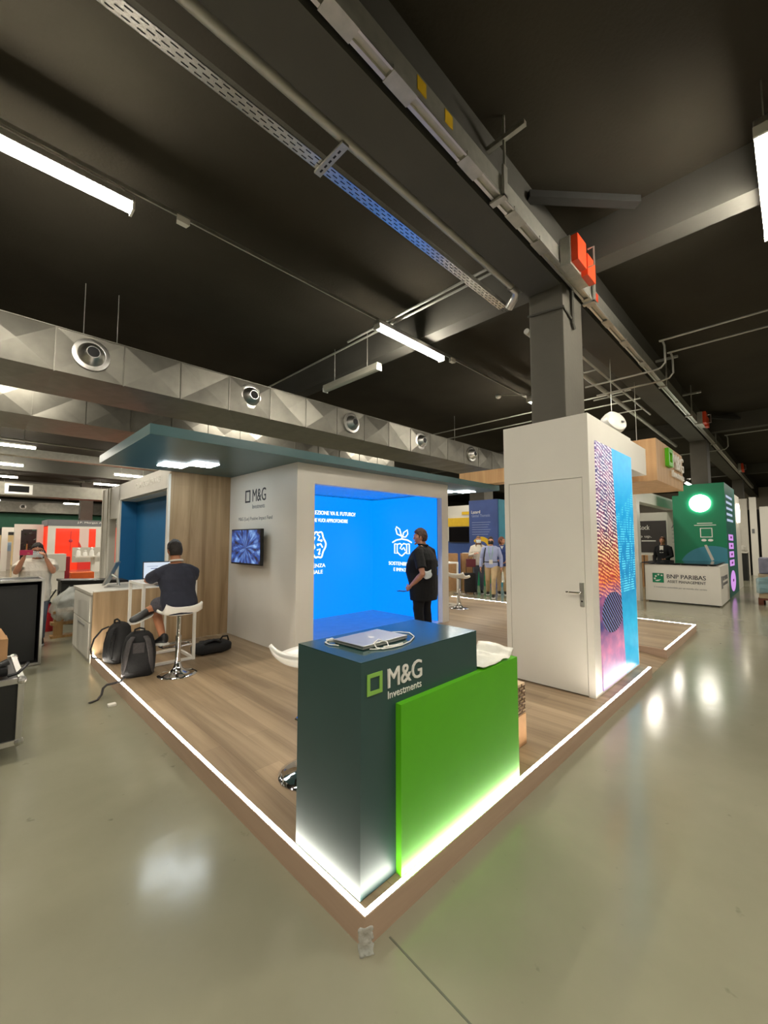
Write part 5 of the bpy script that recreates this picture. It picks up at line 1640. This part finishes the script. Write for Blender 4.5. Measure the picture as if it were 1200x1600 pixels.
def standing(h=1.72, sw=.19, lean=0., stance=.09):
    k = h / 1.72
    J = dict(pelvis=(0, 0, .94 * k), chest=(0, .01 + lean, 1.27 * k), neck=(0, .0 + lean * 1.3, 1.475 * k), head=(0, .035 + lean * 1.4, 1.605 * k))
    for s, q in (('l', -1), ('r', 1)):
        J['sh_' + s] = (q * sw, 0 + lean, 1.375 * k)
        J['el_' + s] = (q * (sw + .06), -.03 + lean, 1.10 * k)
        J['wr_' + s] = (q * (sw + .07), .05 + lean, .85 * k)
        J['hip_' + s] = (q * .085, 0, .89 * k)
        J['knee_' + s] = (q * stance, .015, .49 * k)
        J['ank_' + s] = (q * stance, -.03, .098)
    return J

# seated man with the laptop
J = dict(pelvis=(.0, .01, .80), chest=(.0, .10, 1.06), neck=(.0, .145, 1.235), head=(-.005, .185, 1.375), head_yaw=R(4), head_pitch=R(-10), torso_yaw=R(3),
         sh_l=(-.195, .10, 1.115), sh_r=(.195, .10, 1.115), el_l=(-.235, .33, 1.035), el_r=(.25, .33, 1.02), wr_l=(-.06, .52, 1.035), wr_r=(.10, .53, 1.035),
         hip_l=(-.09, .03, .775), hip_r=(.09, .03, .775), knee_l=(-.13, .40, .73), knee_r=(.20, .38, .84), ank_l=(-.10, .20, .40), ank_r=(-.25, .27, .70))
t, HM = person('seated man in navy T-shirt and grey shorts typing on a laptop', (.53, 3.69, P), R(2), J, 'skin_tan', 'hair', shirt='navy', sleeves=.72, pants='shorts_grey', pants_to=.5, shoes='black', bulk=1.08,
               hands={'l': ((.85, .5, -.05), (0, 0, -1), (.5, .9, 0), .25), 'r': ((-.75, .6, -.05), (0, 0, -1), (-.6, .8, 0), .25)},
               shoe_dirs={'l': ((-.15, .95, -.12), (0, 0, 1)), 'r': ((-.93, -.2, -.25), (.1, -.55, .8))}, pants_name='shorts', shirt_name='t_shirt', shirt_len=.03)
MB().tube([HM @ V((.065 * math.cos(a), -.035 + .06 * math.sin(a), -.128)) for a in [2 * PI * k / 20 for k in range(21)]], .012, 8).build('collar', MT['white'], t, local=True, smooth='all')

# man watching the blue screen
J = standing(1.66, .225, stance=.13)
J.update(pelvis=(0, -.01, .86), chest=(0, .0, 1.20), neck=(0, .0, 1.41), head=(0, .035, 1.54), head_yaw=R(20), head_pitch=R(-4),
         sh_l=(-.225, -.03, 1.315), sh_r=(.225, -.03, 1.315), el_l=(-.32, -.15, 1.01), wr_l=(-.22, .10, .80), el_r=(.31, -.05, 1.0), wr_r=(.26, .2, .86), hip_l=(-.11, 0, .83), hip_r=(.11, 0, .83))
t, HM = person('stout man in a black polo shirt standing before the blue screens', (3.70, 2.76, P), R(14), J, 'skin', 'hair_brown', shirt='shirt_black', sleeves=.78, pants='jeans_black', bulk=1.45, belly=.05, shirt_len=.16, loose=.016, hs=1.08,
               hands={'l': ((.3, .9, -.45), (.9, -.2, .2), (.1, .3, .9), .55)}, shirt_name='polo_shirt')
MB().tube([HM @ V((.072 * math.cos(a), -.03 + .068 * math.sin(a), -.125 + .012 * math.sin(a))) for a in [2 * PI * k / 20 for k in range(21)]], .016, 8).build('collar', MT['shirt_black'], t, local=True, smooth='all')
ph = MB().box(-.235, -.16, .19, .32, .722, .732, .003).build('mobile_phone', MT['black'], None, local=True)
ph.matrix_basis = WM[t]
tag(ph, 'dark phone held low by the man at the blue screens', 'phone')
fm = MB().grid(lambda u, v: V((-.30 + .012 * math.cos(u * 6), -.27 + .13 * u, .965 + .11 * v - .03 * math.sin(PI * u))), 8, 6, .004).ball((-.275, -.23, 1.0), (.028, .05, .045), 12).build('face_mask', MT['mask_white'], None, smooth='all', local=True)
fm.matrix_basis = WM[t]
tag(fm, 'white face mask hung on the elbow of the man at the blue screens', 'face mask')

# woman with a phone
J = standing(1.55, .18)
J.update(head_pitch=R(-8), el_r=(.235, .14, 1.13), wr_r=(.155, .25, 1.35), el_l=(-.20, .15, 1.12), wr_l=(-.105, .22, 1.325))
t, HM = person('woman in a loose cream top lifting a pink phone behind the black flight case', (-.43, 7.10, 0), R(176), J, 'skin', 'hair', 'short', 'cream', .62, 'denim', shirt_len=.08, loose=.03,
               hands={'r': ((-.25, .45, .85), (-.9, .2, -.1), (-.2, -.5, .6), .55), 'l': ((.3, .35, .9), (.9, .3, -.1), (.2, -.5, .5), .5)}, shirt_name='knit_top', bulk=.98)
face_mask(t, HM, MT['mask_white']); eyes(t, HM)
b = MB()
for q in (-1, 1):
    b.tube([HM @ V((q * .033 + .027 * math.cos(a), .10, .012 + .022 * math.sin(a))) for a in [2 * PI * k / 16 for k in range(17)]], .003, 6)
    b.tube([HM @ V((q * .062, .098, .016)), HM @ V((q * .08, .0, .014))], .003, 6)
b.build('glasses', MT['black'], t, local=True)
MB().tube([HM @ V((-.03, -.085, .03)), HM @ V((-.07, -.10, -.04)), HM @ V((-.10, -.07, -.12)), HM @ V((-.105, -.04, -.19))], [.03, .035, .03, .012], 10).build('ponytail', MT['hair'], t, local=True, smooth='all')
ph = MB().box(.055, .205, .315, .327, 1.39, 1.465, .004).build('mobile_phone', mat('pink_phone_case', (186, 40, 84), .4), None, local=True)
ph.matrix_basis = WM[t]
tag(ph, 'pink cased phone raised by the woman in the cream top', 'phone')

# three people walking in the passage
J = standing(1.69, .20)
J.update(knee_l=(-.07, .20, .50), ank_l=(-.06, .22, .098), knee_r=(.10, -.02, .48), ank_r=(.11, -.22, .13), el_l=(-.27, -.06, 1.08), wr_l=(-.28, .02, .82), el_r=(.27, -.05, 1.08), wr_r=(.29, .02, .82))
t, HM = person('man in a pale blue shirt and beige trousers walking along the passage, black mask', (9.36, 4.93, 0), R(118), J, 'skin', 'hair', 'short', 'lightblue', 1.95, 'beige', vox=.008, loose=.015)
face_mask(t, HM, MT['black']); eyes(t, HM)
MB().tube([(-.06, .10, 1.43), (-.05, .155, 1.25), (0, .16, 1.03), (.05, .155, 1.25), (.06, .10, 1.43)], .006, 6).build('lanyard', mat('green_lanyard', (120, 180, 120), .6), t, local=True)
MB().box(-.05, .05, .158, .164, .93, 1.05).build('badge', MT['white'], t, local=True)
MB().tube([(.14, .03, 1.42), (.16, .13, 1.3), (.19, .15, 1.1), (.2, .08, .95)], .016, 6, flat=.4).build('shoulder_strap', MT['black_cloth'], t, local=True)
MB().tube([V((.182 * math.cos(a), .142 * math.sin(a), .985)) for a in [2 * PI * k / 24 for k in range(25)]], .016, 6).build('belt', MT['black'], t, local=True)
bg = MB().loft([[V((-.36, -.1, .42)), V((-.34, .10, .42)), V((-.28, .10, .42)), V((-.26, -.1, .42))], [V((-.33, -.09, .70)), V((-.32, .09, .70)), V((-.30, .09, .70)), V((-.29, -.09, .70))]]).tube([(-.31, -.05, .70), (-.305, 0, .76), (-.31, .05, .70)], .005, 6).build('carrier_bag', MT['white_film'], None, local=True)
bg.matrix_basis = WM[t]
tag(bg, 'white carrier bag held by the man in the pale blue shirt', 'bag')
J = standing(1.72, .18)
J.update(el_r=(.25, .03, 1.13), wr_r=(.12, .24, 1.20), el_l=(-.24, .0, 1.12), wr_l=(-.22, .12, .92), knee_l=(-.08, .10, .5), ank_l=(-.08, .05, .098), ank_r=(.09, -.12, .1))
t, HM = person('fair haired woman in a white jacket walking left of the man with the lanyard', (9.80, 5.62, 0), R(128), J, 'skin', 'hair_blond', 'long', 'cream', 1.9, 'denim', vox=.008, loose=.018, shirt_name='jacket')
face_mask(t, HM, MT['mask_white']); eyes(t, HM)
MB().grid(lambda u, v: HM @ V((math.sin((u - .5) * 4.6) * (.085 + .02 * v), -math.cos((u - .5) * 4.6) * (.085 + .02 * v) + .0, -.02 - .24 * v)), 18, 8, .012).build('long_hair', MT['hair_blond'], t, local=True, smooth='all')
hb = thing('handbag', 'dark red handbag carried by the fair haired woman', 'bag', (9.64, 5.66, .78), R(128))
MB().box(-.02, .26, .05, .20, 0.02, .26, .02).build('body', mat('wine_leather', (96, 26, 38), .5), hb, local=True)
MB().tube([(.04, .12, .26), (.06, .12, .36), (.18, .12, .36), (.2, .12, .26)], .008, 6).build('handle', mat('wine_leather_strap', (80, 22, 32), .5), hb, local=True)
tr = thing('trolley_bag', 'black trolley bag between the cartons and the walking people', 'bag', (9.66, 5.62, 0), R(128))
MB().box(.04, .36, -.02, .22, .05, .62, .03).build('body', MT['black_cloth'], tr, local=True)
MB().tube([(.10, .0, .6), (.10, .0, .9), (.30, .0, .9), (.30, .0, .6)], .01, 6).build('pull_handle', MT['black'], tr, local=True)
for x in (.08, .32):
    MB().cyl((x - .015, .02, .035), (x + .015, .02, .035), .035, seg=14).build('wheel', MT['black'], tr, local=True)
J = standing(1.70, .185)
J.update(head_yaw=R(70), el_r=(.25, .05, 1.12), wr_r=(.12, .25, 1.0), el_l=(-.24, .02, 1.1), wr_l=(-.10, .22, .98), knee_l=(-.08, .10, .5), ank_l=(-.08, .05, .098))
t, HM = person('red haired person in a blue jacket walking beside the white closet edge', (10.05, 4.98, 0), R(125), J, 'skin', 'hair_red', 'bob', 'blue_jacket', 1.9, 'beige', vox=.008, loose=.02, shirt_name='jacket')
eyes(t, HM)
MB().grid(lambda u, v: V((-.05 + .10 * u, .155 - .02 * abs(u - .5) * 4 - .03 * v, 1.06 + .36 * v)), 6, 8, .006).build('shirt_front', MT['white'], t, local=True, smooth='all')

# two distant people on the right
J = standing(1.70, .19)
J.update(el_l=(-.25, .03, 1.1), wr_l=(-.1, .2, 1.0))
t, HM = person('distant person in a dark suit beside the cartons under the poster', (14.55, 1.78, 0), R(80), J, 'skin', 'hair_red', 'short', 'shirt_black', 1.9, 'jeans_black', vox=.011, shirt_name='suit_jacket')
MB().grid(lambda u, v: V((-.05 + .10 * u, .14 - .02 * v, 1.2 + .22 * v)), 4, 6, .006).build('shirt_front', MT['white'], t, local=True)
J = standing(1.62, .19)
t, HM = person('distant person in a pale grey shirt behind the dark desk', (22.0, .52, 0), R(100), J, 'skin', 'hair_brown', 'short', 'grey_panel', .7, 'jeans_black', vox=.012)
